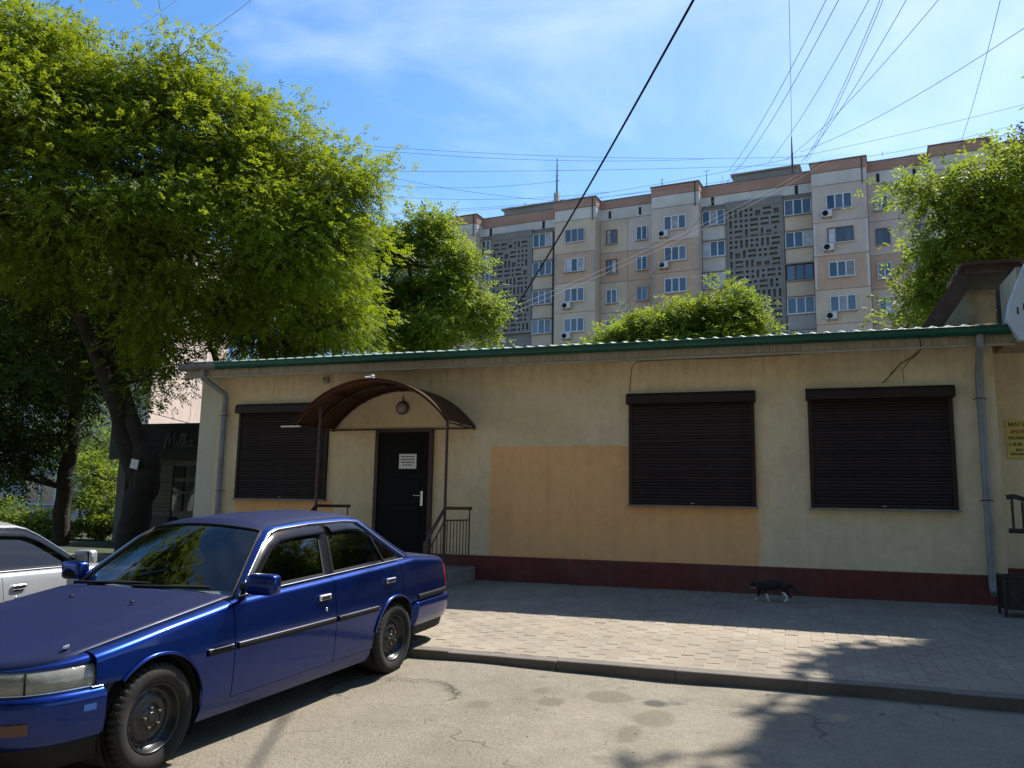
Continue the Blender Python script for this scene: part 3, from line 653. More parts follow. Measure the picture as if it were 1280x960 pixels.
# ------------------------------------------------------------------ cars
def catmull(P, n=40):
    P = np.array(P, float); Q = np.vstack([2*P[0]-P[1], P, 2*P[-1]-P[-2]]); out = []
    for i in range(1, len(Q)-2):
        for t in np.linspace(0, 1, n, endpoint=False):
            a, b, c, d = Q[i-1], Q[i], Q[i+1], Q[i+2]
            out.append(.5*((2*b)+(-a+c)*t+(2*a-5*b+4*c-d)*t*t+(-a+3*b-3*c+d)*t**3))
    out.append(P[-1]); return np.array(out)
def paint_mat(name, col, dull=False, metal=.55, dust=(.16, .15, .16)):
    m, nt, b, o = new_mat(name); N = NT(nt); v = N.coord()
    c = N.mix(1.0, col, N.ramp(N.noise(v, 2.5, 4), [(.3, .88), (.7, 1.08)]), 'MULTIPLY')
    if dull:
        c = N.mix(N.ramp(N.noise(v, 9, 6, .68), [(.35, .18), (.75, .62)]), c, dust)
        c = N.mix(N.ramp(N.noise(v, 55, 4, .7), [(.60, 0.0), (.78, .15)]), c, (.07, .07, .08))
        b.inputs['Roughness'].default_value = .55; b.inputs['Coat Weight'].default_value = .10; b.inputs['Coat Roughness'].default_value = .25; b.inputs['Specular IOR Level'].default_value = .18; metal *= .3
    else:
        sp = N.n('SeparateXYZ'); N.l(v, sp.inputs[0])
        low = N.ramp(sp.outputs[2], [(.18, .75), (.52, 0.0)])
        c = N.mix(N.math('MULTIPLY', low, N.ramp(N.noise(v, 6, 5, .65), [(.3, .05), (.7, .38)])), c, (.12, .11, .10))
        N.l(N.math('ADD', N.math('MULTIPLY', low, .3), .30), b.inputs['Roughness'])
        b.inputs['Coat Weight'].default_value = .5; N.l(N.ramp(N.noise(v, 7, 4), [(.3, .05), (.75, .14)]), b.inputs['Coat Roughness'])
    N.l(c, b.inputs['Base Color']); b.inputs['Metallic'].default_value = metal
    if not dull: N.bump(N.noise(v, 1.6, 2), .012, .5, b)
    return m
RUB = plain('tyre_rubber', (.018, .017, .016), .85, var=.25, scale=8, bump=.25, bscale=60, spec=.25, dirt=(.075, .065, .052, .4))
RIMB = plain('steel_rim_black', (.009, .009, .011), .34, var=.3, scale=9, bump=.1, dirt=(.028, .025, .022, .4))
BTRIM = plain('black_trim', (.009, .009, .010), .65, var=.15, scale=8, bump=.08, spec=.18, dirt=(.022, .02, .019, .4))
CABIN = plain('cabin_fabric', (.045, .046, .05), .85, var=.2, bump=.3); CABIN2 = plain('cabin_grey', (.13, .135, .135), .8, var=.1)
GLASS_W = glass_mat('windscreen_glass', (.78, .86, .82), base=.0); GLASS_S = glass_mat('tinted_side_glass', (.035, .038, .038), base=.0)
LAMPG = plain('headlamp_lens', (.20, .20, .165), .14, var=.2, scale=14, bump=.5, bscale=55, bdist=.004, coat=.8)
REDL = plain('tail_lens', (.32, .012, .010), .2, var=.15, bump=0, coat=.6); AMB = plain('amber_lens', (.07, .014, .006), .35, var=.15, bump=0, coat=.5)

OUTL = [(-2.55, 0), (-2.545, .36), (-2.52, .58), (-2.43, .735), (-2.2, .798), (-1.7, .828), (-1.3, .842), (-.6, .848), (0, .849), (.7, .847), (1.2, .838), (1.5, .826), (1.72, .80), (1.90, .745), (2.03, .645), (2.115, .48), (2.165, .25), (2.18, 0)]
def make_car(name, label, axes, origin, paint, dull, zsc, four_door, steer_side):
    root = empty(name, label, 'car')
    ax, lf, up = axes; Mx = Matrix((ax, lf, up)).transposed().to_4x4(); Mx.translation = origin; root.matrix_world = Mx
    C = catmull(OUTL); d = np.r_[0, np.cumsum(np.linalg.norm(np.diff(C, axis=0), axis=1))]; L = d[-1]
    sidei = (np.arange(len(C)) > 60) & (np.arange(len(C)) < len(C)-60)
    def out(s):
        x, y = np.interp(s, d, C[:, 0]), np.interp(s, d, C[:, 1]); e = .01
        tx, ty = np.interp(s+e, d, C[:, 0])-np.interp(s-e, d, C[:, 0]), np.interp(s+e, d, C[:, 1])-np.interp(s-e, d, C[:, 1]); l = math.hypot(tx, ty); return x, y, -ty/l, tx/l
    def s_x(x): return float(np.interp(x, C[:, 0], d))
    def s_yf(y): k = len(C)-180; return float(np.interp(-y, -C[k:, 1], d[k:]))
    def s_yr(y): k = 180; return float(np.interp(y, C[:k, 1], d[:k]))
    inset = lambda z: float(np.interp(z, [.15, .22, .30, .45, .58, .70, .80, .88, .95], [.075, .042, .018, .006, 0, .008, .022, .040, .058]))
    ztop = lambda x: float(np.interp(x, [-2.56, -2.44, -2.0, -1.7, -1.5, .65, 1.22, 1.72, 2.05, 2.2], [.845, .868, .905, .930, .922, .860, .788, .712, .664, .64]))
    AR = .352
    def arch_z(x, base, extra=0):
        z = base
        for c in (1.3, -1.3):
            dx = abs(x-c)
            if dx < AR+extra: z = max(z, .295+math.sqrt((AR+extra)**2-dx*dx))
        return z
    def S(s, z, extra=0.0):
        x, y, nx, ny = out(s); i = inset(z)+extra; return Vector((x-nx*i, y-ny*i, z))
    sgn = lambda p, k: Vector((p[0], p[1]*k, p[2]*zsc))
    def put(mb, nm, mat, parent=root, fix=True, **kw):
        return mb.build(nm, mat, parent, fix=fix, **kw)
    def skin(mb, G, k, th=.014):
        """grid of left-side points with a returned edge, mirrored by k"""
        n, m = len(G), len(G[0])
        nor = [[None]*m for _ in range(n)]
        for i in range(n):
            for j in range(m):
                a = G[min(i+1, n-1)][j]-G[max(i-1, 0)][j]; b = G[i][min(j+1, m-1)]-G[i][max(j-1, 0)]; q = a.cross(b)
                nor[i][j] = q.normalized() if q.length > 1e-9 else Vector((0, 1, 0))
        mid = nor[n//2][m//2]; cen = G[n//2][m//2]
        sg = 1 if mid.dot(Vector((cen.x*.15, cen.y, (cen.z-.45)*.8))) > 0 else -1
        mb.grid([[sgn(p, k) for p in r] for r in G])
        loop = [(i, 0) for i in range(n)]+[(n-1, j) for j in range(1, m)]+[(i, m-1) for i in range(n-2, -1, -1)]+[(0, j) for j in range(m-2, -1, -1)]
        mb.grid([[sgn(G[i][j], k) for i, j in loop], [sgn(G[i][j]-nor[i][j]*sg*th, k) for i, j in loop]], smooth=False)
    def side_grid(x0, x1, nx_, zlo, roll, nz_=12, eps=.0035, arch=True):
        xs_ = np.linspace(x0+eps, x1-eps, nx_)
        if arch:
            for c in (1.3, -1.3):
                for e in (-AR, AR):
                    if x0 < c+e < x1: xs_ = np.sort(np.r_[xs_, c+e-.001, c+e+.001, c+e-np.sign(e)*.012, c+e-np.sign(e)*.035])
        G = []
        for x in xs_:
            s = s_x(x); zt = ztop(x)
            lo = zlo(x); row = [S(s, lo+(zt-.035-lo)*t) for t in np.linspace(0, 1, nz_)]
            row += [S(s, zt-.035+dz, 0)+Vector((0, -ex, 0)) for dz, ex in roll]; G.append(row)
        return G
    RF = [(.012, .004), (.024, .012), (.033, .026), (.040, .050), (.044, .085)]; RD = [(.012, .003), (.024, .010), (.033, .024), (.036, .034)]
    for k in (1, -1):
        f = MB(); skin(f, side_grid(.70, 1.70, 46, lambda x: arch_z(x, .225 if x < 1.3 else .556), RF), k); fender = put(f, 'front_fender', paint)
        fd = MB(); skin(fd, side_grid(-.40, .70, 26, lambda x: .272, RD), k); fdo = put(fd, 'door', paint)
        if four_door:
            rd = MB(); skin(rd, side_grid(-1.42, -.40, 34, lambda x: arch_z(x, .272), RD), k); rdo = put(rd, 'door', paint)
            qx = -1.42
        else: qx = -.40; rdo = None
        qp = MB(); skin(qp, side_grid(-2.32, qx, 44, lambda x: arch_z(x, .556 if x < -1.3 else .225), RF), k); quarter = put(qp, 'rear_quarter', paint)
        si = MB(); G = []
        for x in np.linspace(-1.3+AR+.004, 1.3-AR-.004, 20): G.append([S(s_x(x), z, .006) for z in np.linspace(.175, .266, 5)])
        skin(si, G, k, .05); put(si, 'sill', paint)
        # arch lips
        for c, par in ((1.3, fender), (-1.3, quarter)):
            al = MB(); pts = []
            for a in np.linspace(R(-6) if c > 0 else R(16), R(164) if c > 0 else R(192), 40):
                x = c+AR*math.cos(a); z = .295+AR*math.sin(a)
                if z < .2: continue
                if (c > 0 and x > 1.3 and z < .545) or (c < 0 and x < -1.3 and z < .545): continue
                pts.append(sgn(S(s_x(x), z, -.004), k))
            al.tube(pts, .011, 6); al.build('arch_lip', paint, par)
        # wheel wells
        for c in (1.3, -1.3):
            ww = MB(); n_ = 26; A_ = np.linspace(R(-30), R(210), n_)
            ww.grid([[sgn((c+(AR-.004)*math.cos(a), y, .295+(AR-.004)*math.sin(a)), k) for a in A_] for y in (.80, .46)], smooth=True)
            ww.add([sgn((c+(AR-.004)*math.cos(a), .46, .295+(AR-.004)*math.sin(a)), k) for a in A_], [tuple(range(n_))]); put(ww, 'wheel_well', DARK)
        # side moulding with bright strip
        for x0, x1, par in ((.725, .935, fender), (-.375, .675, fdo), (-.985, -.425, rdo or quarter)):
            mo = MB(); xs_ = np.linspace(x0, x1, 14)
            mo.grid([[sgn(S(s_x(x), .585+dz, -o_), k) for x in xs_] for dz, o_ in ((-.024, -.002), (-.021, .012), (0, .015), (.016, .012), (.020, -.002))]); a_ = put(mo, 'side_moulding', BTRIM, par)
            for xe in (x0, x1): a = MB(); a.add([sgn(S(s_x(xe), .585+dz, -o_), k) for dz, o_ in ((-.028, -.002), (-.024, .014), (0, .018), (.020, .015), (.025, -.002))], [(0, 1, 2, 3, 4)]); a.build('moulding_end', BTRIM, a_) if False else None
            br = MB(); br.tube([sgn(S(s_x(x), .6005, -.0125), k) for x in xs_], .0035, 5); br.build('bright_strip', CHR, a_)
        rm = MB(); xs_ = np.linspace(-2.31, -1.70, 10); rm.grid([[sgn(S(s_x(x), .585+dz, -o_), k) for x in xs_] for dz, o_ in ((-.022, -.002), (-.02, .010), (.018, .010), (.022, -.002))]); put(rm, 'side_moulding', BTRIM, quarter)
        # handles and lock
        for x, z, par in ((-.25, .765, fdo),)+(((-1.20, .785, rdo),) if four_door else ()):
            h = MB(); c = sgn(S(s_x(x), z, -.012), k); h.box(c, (.145, .022, .042), bev=.007); hh = put(h, 'door_handle', CHR, par)
            h = MB(); c = sgn(S(s_x(x), z-.004, -.0235), k); h.box(c, (.095, .003, .020)); h.build('grip_recess', BTRIM, hh)
            h = MB(); c = sgn(S(s_x(x), z-.032, -.001), k); h.box(c, (.09, .010, .012), bev=.004); h.build('grip_shadow', BTRIM, hh)
        h = MB(); h.lathe([(-.004, .0), (-.004, .013), (.006, .011), (.007, 0)], 12, 'Y', sgn(S(s_x(-.275), .675, 0), k)); put(h, 'door_lock', CHR, fdo)
    # bumpers
    def bumper(nm, s0, s1, prof):
        b = MB(); ss = np.linspace(s0, s1, 40); Gm = []
        for s in ss: Gm.append([S(s, .58, i_)*1.0 for z, i_ in prof])
        for r in Gm:
            for p, (z, i_) in zip(r, prof): p.z = z
        if s1 > s0: full = [[sgn(p, 1) for p in r] for r in Gm]+[[sgn(p, -1) for p in r] for r in Gm[::-1]]
        b.grid(full); b.grid([[Vector(p)*.985 for p in r] for r in full], flip=True); return put(b, nm, paint, merge=True)
    FBP = [(.285, .05), (.298, .018), (.32, .004), (.40, -.012), (.49, -.018), (.520, -.016), (.540, -.006), (.549, .012), (.552, .06)]
    RBP = [(.315, .09), (.33, .03), (.40, .0), (.48, -.016), (.515, -.018), (.535, -.010), (.545, .010), (.548, .06)]
    fb = bumper('front_bumper', s_x(1.3+AR+.004), L, FBP); rb = bumper('rear_bumper', s_yr(0)+.0001, s_x(-1.3-AR-.004), RBP)
    lip = MB(); ss = np.linspace(s_x(1.66), L, 30); g_ = [[S(s, .58, e) for e in (.022, .034, .12)] for s in ss]
    for r in g_:
        for p, z in zip(r, (.300, .185, .17)): p.z = z
    full = [[sgn(p, 1) for p in r] for r in g_]+[[sgn(p, -1) for p in r] for r in g_[::-1]]; lip.grid(full); put(lip, 'under_spoiler', BTRIM, fb)
    # bright edge on the bumper tops
    for k in (1, -1):
        e = MB(); e.tube([sgn(S(s, .58, -.002)+Vector((0, 0, -.026)), k) for s in np.linspace(s_x(1.47 if False else 1.66), s_x(1.72), 6)], .004, 5); put(e, 'bright_strip', CHR, fb)
        a = MB(); g_ = [[S(s, .58, -.020) for z in (.375, .43)] for s in np.linspace(s_x(1.985), s_yf(.36), 10)]
        for r in g_: r[0].z = .375; r[1].z = .43
        a.grid([[sgn(p, k) for p in r] for r in g_]); a.build('indicator', AMB, fb)
    tp = MB(); g_ = [[S(s, .58, -.0205) for z in (0, 1)] for s in np.linspace(s_x(1.70), s_x(1.765), 4)]
    for r in g_: r[0].z = .445; r[1].z = .478
    tp.grid([[sgn(p, 1) for p in r] for r in g_]); tp.build('tape_patch', plain('blue_tape', (.03, .13, .42), .5, bump=0), fb)
    pl = MB(); pl.box((2.205, 0, .40*zsc), (.012, .34, .17), bev=.004); pl.build('number_plate', BTRIM, fb)
    # lamps and grille
    for k in (1, -1):
        g_ = []
        for s in np.linspace(s_x(1.690), s_yf(.36), 19): g_.append([S(s, .6, e)+Vector((0, 0, dz)) for dz, e in ((-.040, .022), (-.02, .016), (.02, .020), (.055, .034), (.066, .05))])
        hl = MB(); hl.grid([[sgn(p, k) for p in r] for r in g_]); hl_o = put(hl, 'headlamp', LAMPG)
        m_ = g_[9]; dv = MB(); dv.tube([sgn(p+Vector((.004, .002, 0)), k) for p in m_], .005, 5); dv.build('lens_divider', BTRIM, hl_o)
        tr_ = MB(); tr_.tube([sgn(r[0]+Vector((0, 0, -.004)), k) for r in g_], .006, 5); tr_.build('lamp_trim', CHR, hl_o)
        g_ = []
        for s in np.linspace(s_yr(.34), s_x(-2.325), 14): g_.append([S(s, .7, e)+Vector((0, 0, dz)) for dz, e in ((-.13, .012), (-.11, .0), (0, .004), (.10, .02), (.125, .035))])
        tl = MB(); tl.grid([[sgn(p, k) for p in r] for r in g_]); put(tl, 'tail_lamp', REDL)
    g_ = [[S(s, .6, e)+Vector((0, 0, dz)) for dz, e in ((-.042, .03), (0, .04), (.06, .055))] for s in np.linspace(s_yf(.35), L, 8)]
    gr = MB(); gr.grid([[sgn(p, 1) for p in r] for r in g_]+[[sgn(p, -1) for p in r] for r in g_[::-1]]); gro = put(gr, 'grille', BTRIM)
    for dz in (-.025, 0, .025, .05): b_ = MB(); q_ = [S(s, .6, .03)+Vector((0, 0, dz)) for s in np.linspace(s_yf(.35), L, 8)]; b_.tube([sgn(p, 1) for p in q_]+[sgn(p, -1) for p in q_[::-1]], .005, 5); b_.build('grille_bar', CHR, gro)
    g_ = [[S(s, .7, e)+Vector((0, 0, dz)) for dz, e in ((-.14, .015), (0, .006), (.12, .03))] for s in np.linspace(0.0001, s_yr(.335), 8)]
    rp = MB(); rp.grid([[sgn(p, -1) for p in r] for r in g_[::-1]]+[[sgn(p, 1) for p in r] for r in g_]); put(rp, 'rear_panel', paint)
    g_ = [[S(s, .68, e)+Vector((0, 0, dz)) for dz, e in ((-.022, .045), (.0, .036), (.012, .040), (.024, .055), (.030, .085))] for s in np.linspace(s_x(1.690), L, 24)]
    for r in g_:
        f_ = ztop(r[0].x)-.706
        for i_, p in enumerate(r): p.z += f_*i_/4+.0
    npn = MB(); npn.grid([[sgn(p, 1) for p in r] for r in g_]+[[sgn(p, -1) for p in r] for r in g_[::-1]]); put(npn, 'nose_panel', paint, merge=True)
    # hood / boot / cowl
    def lid(nm, xc, xf, ye, z_of, crown, mat):
        rows = []
        for u in np.linspace(0, 1, 26):
            r = []
            for v in np.linspace(-1, 1, 31):
                x = xc(v)+(xf(v)-xc(v))*u; z = z_of(x, u, v)+crown*(1-v*v); r.append(Vector((x, v*ye(x), z*zsc)))
            rows.append(r)
        b = MB(); b.grid(rows); n, m = len(rows), len(rows[0])
        lp = [(i, 0) for i in range(n)]+[(n-1, j) for j in range(1, m)]+[(i, m-1) for i in range(n-2, -1, -1)]+[(0, j) for j in range(m-2, -1, -1)]
        b.grid([[rows[i][j] for i, j in lp], [rows[i][j]-Vector((0, 0, .022)) for i, j in lp]], smooth=False); return put(b, nm, mat, merge=True)
    def hz(x, u, v):
        z = ztop(x)+.010
        crease = .006*math.exp(-((abs(v)-.62)/.10)**2)*(1-u*.6)
        return z+crease-.03*max(0, (u-.93)/.07)**2
    ins_h = lambda x: float(np.interp(x, [.6, 1.2, 1.7, 1.85, 2.2], [.718, .727, .704, .685, .66]))
    hoodo = lid('bonnet', lambda v: .585+.10*(1-v*v), lambda v: 2.135-.36*abs(v)**3, ins_h, hz, .032, dull)
    for yy, xx in ((.30, 1.02), (-.25, 1.0)): q = MB(); q.box((xx, yy, (ztop(xx)+.052)*zsc), (.03, .022, .012), bev=.004); q.build('washer_jet', BTRIM, hoodo)
    q = MB(); q.box((1.735, .615, (ztop(1.73)+.035)*zsc), (.055, .02, .022), Matrix.Rotation(.5, 3, 'Z'), bev=.006); q.build('bonnet_stop', CHR, hoodo)
    lid('boot_lid', lambda v: -1.70-.03*(1-v*v), lambda v: -2.485+.04*abs(v)**3, lambda x: float(np.interp(x, [-2.5, -2.3, -1.7], [.64, .68, .70])), lambda x, u, v: ztop(x)+.010-.02*max(0, (u-.9)/.1)**2, .028, dull)
    cw = MB(); cw.grid([[Vector((x+.10*(1-v*v), v*.73, z*zsc)) for v in np.linspace(-1, 1, 17)] for x, z in ((.62, .832), (.52, .856), (.45, .858))]); put(cw, 'cowl', BTRIM)
    for y0_, y1_ in ((.55, -.05), (.02, -.60)):
        q = MB(); q.tube([(.685, y0_*.2+y1_*.8, .892*zsc), (.63, (y0_+y1_)/2, .912*zsc), (.61, y0_, .915*zsc)], .013, 6); q.tube([(.62, y0_, .918*zsc), (.695, y1_, .905*zsc)], .010, 4); put(q, 'wiper', BTRIM)
    # greenhouse
    gy = lambda z: .752-(z-.87)*.515
    O = [(.60, .850), (.46, .965), (.32, 1.075), (.19, 1.175), (.075, 1.252), (-.02, 1.285), (-.45, 1.308), (-.95, 1.312), (-1.15, 1.300), (-1.24, 1.262), (-1.38, 1.175), (-1.54, 1.075), (-1.76, .955)]
    I = [(.575, .876), (.44, .975), (.30, 1.078), (.165, 1.175), (.045, 1.236), (-.05, 1.252), (-.45, 1.272), (-.9, 1.274), (-1.07, 1.262), (-1.15, 1.212), (-1.28, 1.120), (-1.42, 1.030), (-1.565, .938)]
    gp = lambda p, k, o_=0.0: Vector((p[0], (gy(p[1])+o_)*k, p[1]*zsc))
    for k in (1, -1):
        q = MB(); q.grid([[gp(p, k, -.050) for p in O], [gp((a[0]*.7+b[0]*.3, a[1]*.7+b[1]*.3), k, -.002) for a, b in zip(O, I)], [gp((a[0]*.3+b[0]*.7, a[1]*.3+b[1]*.7), k, .003) for a, b in zip(O, I)], [gp(p, k, -.003) for p in I], [gp(p, k, -.03) for p in I]]); put(q, 'pillar_frame', paint)
        q = MB(); q.tube([gp((a[0]*.3+b[0]*.7, a[1]*.3+b[1]*.7), k, .004) for a, b in zip(O, I)], .006, 6); put(q, 'drip_strip', CHR)
        q = MB(); q.tube([gp((x, .874+.056*(.575-x)/2.14), k, .010) for x in np.linspace(.575, -1.565, 20)], .0075, 6); put(q, 'belt_strip', CHR)
        FG = [(.555, .880), (.43, .975), (.29, 1.073), (.155, 1.168), (.035, 1.228), (-.06, 1.246), (-.25, 1.256), (-.545, 1.262), (-.415, .900)]
        RG = [(-.50, .903), (-.62, 1.265), (-.85, 1.268), (-1.03, 1.256), (-1.13, 1.203), (-1.27, 1.112), (-1.40, 1.028), (-1.53, .936)]
        for G_ in (FG, RG):
            q = MB(); q.add([gp(p, k, -.012) for p in G_], [tuple(range(len(G_)))]); go = put(q, 'side_window', GLASS_S, fix=False)
            c = Vector((sum(p[0] for p in G_)/len(G_), sum(p[1] for p in G_)/len(G_)))
            inn = [(p[0]+(c[0]-p[0])*.06, p[1]+(c[1]-p[1])*.10) for p in G_]
            q = MB(); q.grid([[gp(p, k, -.004) for p in G_+G_[:1]], [gp(p, k, -.006) for p in inn+inn[:1]]]); q.build('window_seal', BTRIM, go)
        q = MB(); q.grid([[gp((-.405, .895), k, -.002), gp((-.535, 1.268), k, -.002)], [gp((-.455, .895), k, .004), gp((-.58, 1.270), k, .004)], [gp((-.51, .898), k, -.002), gp((-.63, 1.268), k, -.002)]]); put(q, 'centre_pillar', plain('gloss_black', (.006, .006, .007), .2, bump=0, spec=.3) if 'gloss_black' not in bpy.data.materials else bpy.data.materials['gloss_black'])
        q = MB(); q.tube([gp((-1.26, .928), k, -.004), gp((-1.20, 1.145), k, -.004)], .012, 6); put(q, 'window_divider', BTRIM)
        for path in ([(.43, .985), (.29, 1.09), (.15, 1.185), (.02, 1.24), (-.2, 1.258), (-.54, 1.266)], [(-.63, 1.268), (-.85, 1.274), (-1.03, 1.262), (-1.12, 1.21)]):
            q = MB(); q.grid([[gp(p, k, .006) for p in path], [gp((p[0]-.012, p[1]-.030), k, .030) for p in path], [gp((p[0]-.022, p[1]-.062), k, .026) for p in path]]); put(q, 'rain_visor', plain('smoked_visor', (.006, .006, .007), .12, bump=0, spec=.3) if 'smoked_visor' not in bpy.data.materials else bpy.data.materials['smoked_visor'])
    def screen(nm, edge, bul0, bul1, sgx, crown):
        rows = []
        n_ = len(edge)
        for i, p in enumerate(edge):
            f_ = i/(n_-1); b_ = bul0+(bul1-bul0)*f_; y = gy(p[1])-.052; rows.append([Vector((p[0]+sgx*b_*(1-v*v), y*v, (p[1]+crown*f_*(1-v*v))*zsc)) for v in np.linspace(-1, 1, 21)])
        return rows
    fr = screen('w', O[:5], .115, .055, 1, .040); q = MB(); q.grid(fr); ws = put(q, 'windscreen', GLASS_W, fix=False)
    q = MB(); lp = fr[0]+[r[-1] for r in fr[1:]]+fr[-1][::-1]+[r[0] for r in fr[::-1]]; q.tube([p+Vector((.003, 0, .003)) for p in lp], .010, 5, cap=False); q.build('screen_seal', BTRIM, ws)
    rr = screen('r', O[9:][::-1], .05, .03, -1, .040); q = MB(); q.grid(rr); put(q, 'rear_screen', GLASS_W, fix=False)
    top = [O[i] for i in range(4, 10)]; rows = []
    for t in np.linspace(0, 1, 24):
        x = np.interp(t, np.linspace(0, 1, 6), [p[0] for p in top]); z = np.interp(t, np.linspace(0, 1, 6), [p[1] for p in top]); y = gy(z)-.050
        bx = .055*(1-t)-.03*t; rows.append([Vector((x+bx*(1-v*v)*(1 if t < .12 or t > .88 else 1), y*v, (z+(.040+.016*math.sin(math.pi*t))*(1-v*v)**.8)*zsc)) for v in np.linspace(-1, 1, 25)])
    q = MB(); q.grid(rows); put(q, 'roof', dull)
    q = MB(); q.grid([[p-Vector((0, 0, .03)) for p in r] for r in rows]); put(q, 'headlining', CABIN2)
    # mirrors
    for k in (1, -1):
        ym = .945 if k > 0 else .83; xm = .575 if k > 0 else .50
        q = MB(); q.sbox((xm, k*ym, .955*zsc), (.10, .225, .135), Matrix.Rotation(k*.10, 3, 'Z'), e=.42, n=28, m=16); mo = put(q, 'door_mirror', paint)
        q = MB(); q.add([gp((.585, .872), k, .006), gp((.47, .880), k, .006), gp((.45, .960), k, .006), gp((.475, .955), k, .006)], [(0, 1, 2, 3)]); q.tube([(.52, k*.74, .92*zsc), (.56, k*.86, .94*zsc)], .032, 8); q.build('mirror_foot', BTRIM, mo)
        q = MB(); q.box((xm-.045, k*ym, .955*zsc), (.006, .18, .095), Matrix.Rotation(k*.10, 3, 'Z')); q.build('mirror_glass', plain('mirror_glass', (.05, .05, .055), .05, metal=.8, bump=0) if 'mirror_glass' not in bpy.data.materials else bpy.data.materials['mirror_glass'], mo)
    # liner, floor, cabin
    q = MB(); g_ = []
    for s in np.r_[np.linspace(.001, s_x(-1.75), 10), np.linspace(s_x(-1.7), s_x(1.7), 80), np.linspace(s_x(1.75), L, 10)]:
        x = out(s)[0]; lo = arch_z(x, .24, .012); hi = max(ztop(x)-.06, lo+.01) if -1.68 < x < 1.66 else .60; g_.append([S(s, lo+(hi-lo)*t, .032) for t in np.linspace(0, 1, 5)])
    q.grid([[sgn(p, 1) for p in r] for r in g_]+[[sgn(p, -1) for p in r] for r in g_[::-1]]); put(q, 'inner_body', DARK)
    q = MB(); q.box((-.1, 0, .225*zsc), (3.4 if False else 1.86, 1.50, .05)); q.box((1.75, 0, .25*zsc), (.5, 1.2, .04)); q.box((-1.95, 0, .33*zsc), (.7, 1.2, .04)); q.box((1.3, 0, .25), (.5, .86, .06)); q.box((-1.3, 0, .28), (.6, .86, .06)); put(q, 'floor_pan', DARK)
    q = MB(); q.box((.50, 0, .785*zsc), (.42, 1.34, .14), bev=.05); q.box((.36, 0, .66*zsc), (.22, 1.38, .28), bev=.05); put(q, 'dashboard', CABIN2)
    sy = .36*steer_side
    q = MB(); q.tube([(.18+.185*math.cos(a)*.42, sy+.185*math.sin(a), (.87+.185*math.cos(a)*.9)*zsc) for a in np.linspace(0, 2*math.pi, 29)], .016, 8, cap=False); q.tube([(.19, sy-.17, .87*zsc), (.22, sy, .86*zsc), (.19, sy+.17, .87*zsc)], .02, 6); q.tube([(.21, sy, .87*zsc), (.45, sy, .76*zsc)], .03, 8); put(q, 'steering_wheel', BTRIM)
    for y in (.36, -.36):
        q = MB(); q.box((-.28, y, .46*zsc), (.50, .50, .18), bev=.06); q.box((-.55, y, .80*zsc), (.16, .48, .62), Matrix.Rotation(-.22, 3, 'Y'), bev=.06); q.box((-.66, y, 1.15*zsc), (.10, .26, .16), bev=.04); put(q, 'seat', CABIN)
    q = MB(); q.box((-1.15, 0, .48*zsc), (.5, 1.3, .2), bev=.06); q.box((-1.45, 0, .80*zsc), (.18, 1.3, .5), Matrix.Rotation(-.3, 3, 'Y'), bev=.06); q.box((-1.62, 0, .93*zsc), (.36, 1.34, .03)); put(q, 'rear_seat', CABIN)
    # wheels
    tb, rb_, vb, nb_, cb = MB(), MB(), MB(), MB(), MB(); r = .297
    prof = [(.070, .185), (.085, .195), (.096, .225), (.098, .25), (.090, .274), (.076, .288), (.066, .2925), (.064, .2925)]
    n_ = 180; V = []
    full = [(a, q_) for a, q_ in prof]+[(.055, r), (.034, r), (.032, r-.007), (.026, r-.007), (.024, r), (.004, r), (.003, r-.007)]
    full = full+[(-a, q_) for a, q_ in full[::-1]]
    tb.lathe(full, n_)
    me_ = tb
    for i in range(len(tb.v)):
        x, y, z = tb.v[i]; rr_ = math.hypot(x, z)
        if rr_ > .284 and abs(y) > .03:
            j = (i % n_)
            if j % 4 == 0: f_ = (rr_-.013)/rr_; tb.v[i] = (x*f_, y, z*f_)
    tyre = tb.mesh('tyre'); tyre.materials.append(RUB)
    rb_.lathe([(.072, .186), (.080, .190), (.084, .184), (.076, .178), (.055, .172), (.035, .160), (.022, .150), (.030, .138), (.040, .120), (.045, .104), (.040, .088), (.046, .070), (.058, .055), (.060, .040), (.060, .033)], 48)
    rim = rb_.mesh('rim'); rim.materials.append(RIMB)
    vm = MB(); vm.lathe([(0, 0), (0, .016)], 14); vme = vm.mesh('vent_hole'); vme.materials.append(DARK)
    nm_ = MB(); nm_.lathe([(0, .011), (.016, .010), (.02, .005), (.021, 0)], 6, smooth=False); nme = nm_.mesh('wheel_nut'); nme.materials.append(plain('nut_steel', (.16, .13, .09), .5, metal=.7, bump=0) if 'nut_steel' not in bpy.data.materials else bpy.data.materials['nut_steel'])
    cm = MB(); cm.lathe([(.035, .034), (.060, .032), (.064, .024), (.062, 0)], 20); cme = cm.mesh('hub'); cme.materials.append(RIMB)
    for x in (1.3, -1.3):
        for k in (1, -1):
            wv_ = link('wheel', tyre, None, root, loc=(x, k*.735, .295)); wv_.rotation_euler = (0, random.uniform(0, 6), 0 if k > 0 else math.pi)
            link('rim', rim, None, wv_)
            for j in range(10):
                a = j*math.pi/5; o = link('vent_hole', vme, None, wv_, loc=(.132*math.cos(a), .0368, .132*math.sin(a))); o.rotation_euler = (0, -a, R(0)); o.scale = (.7, 1, 1.25)
            for j in range(5): a = j*2*math.pi/5+.3; link('wheel_nut', nme, None, wv_, loc=(.055*math.cos(a), .054, .055*math.sin(a)))
            link('hub', cme, None, wv_)
    return root
nu = Vector((0, -SL, 1)).normalized()
ax = Vector((-.06107, -.99752, -.03491)).normalized(); lf = nu.cross(ax).normalized(); nub = (nu-.025*lf).normalized(); lfb = nub.cross(ax).normalized()
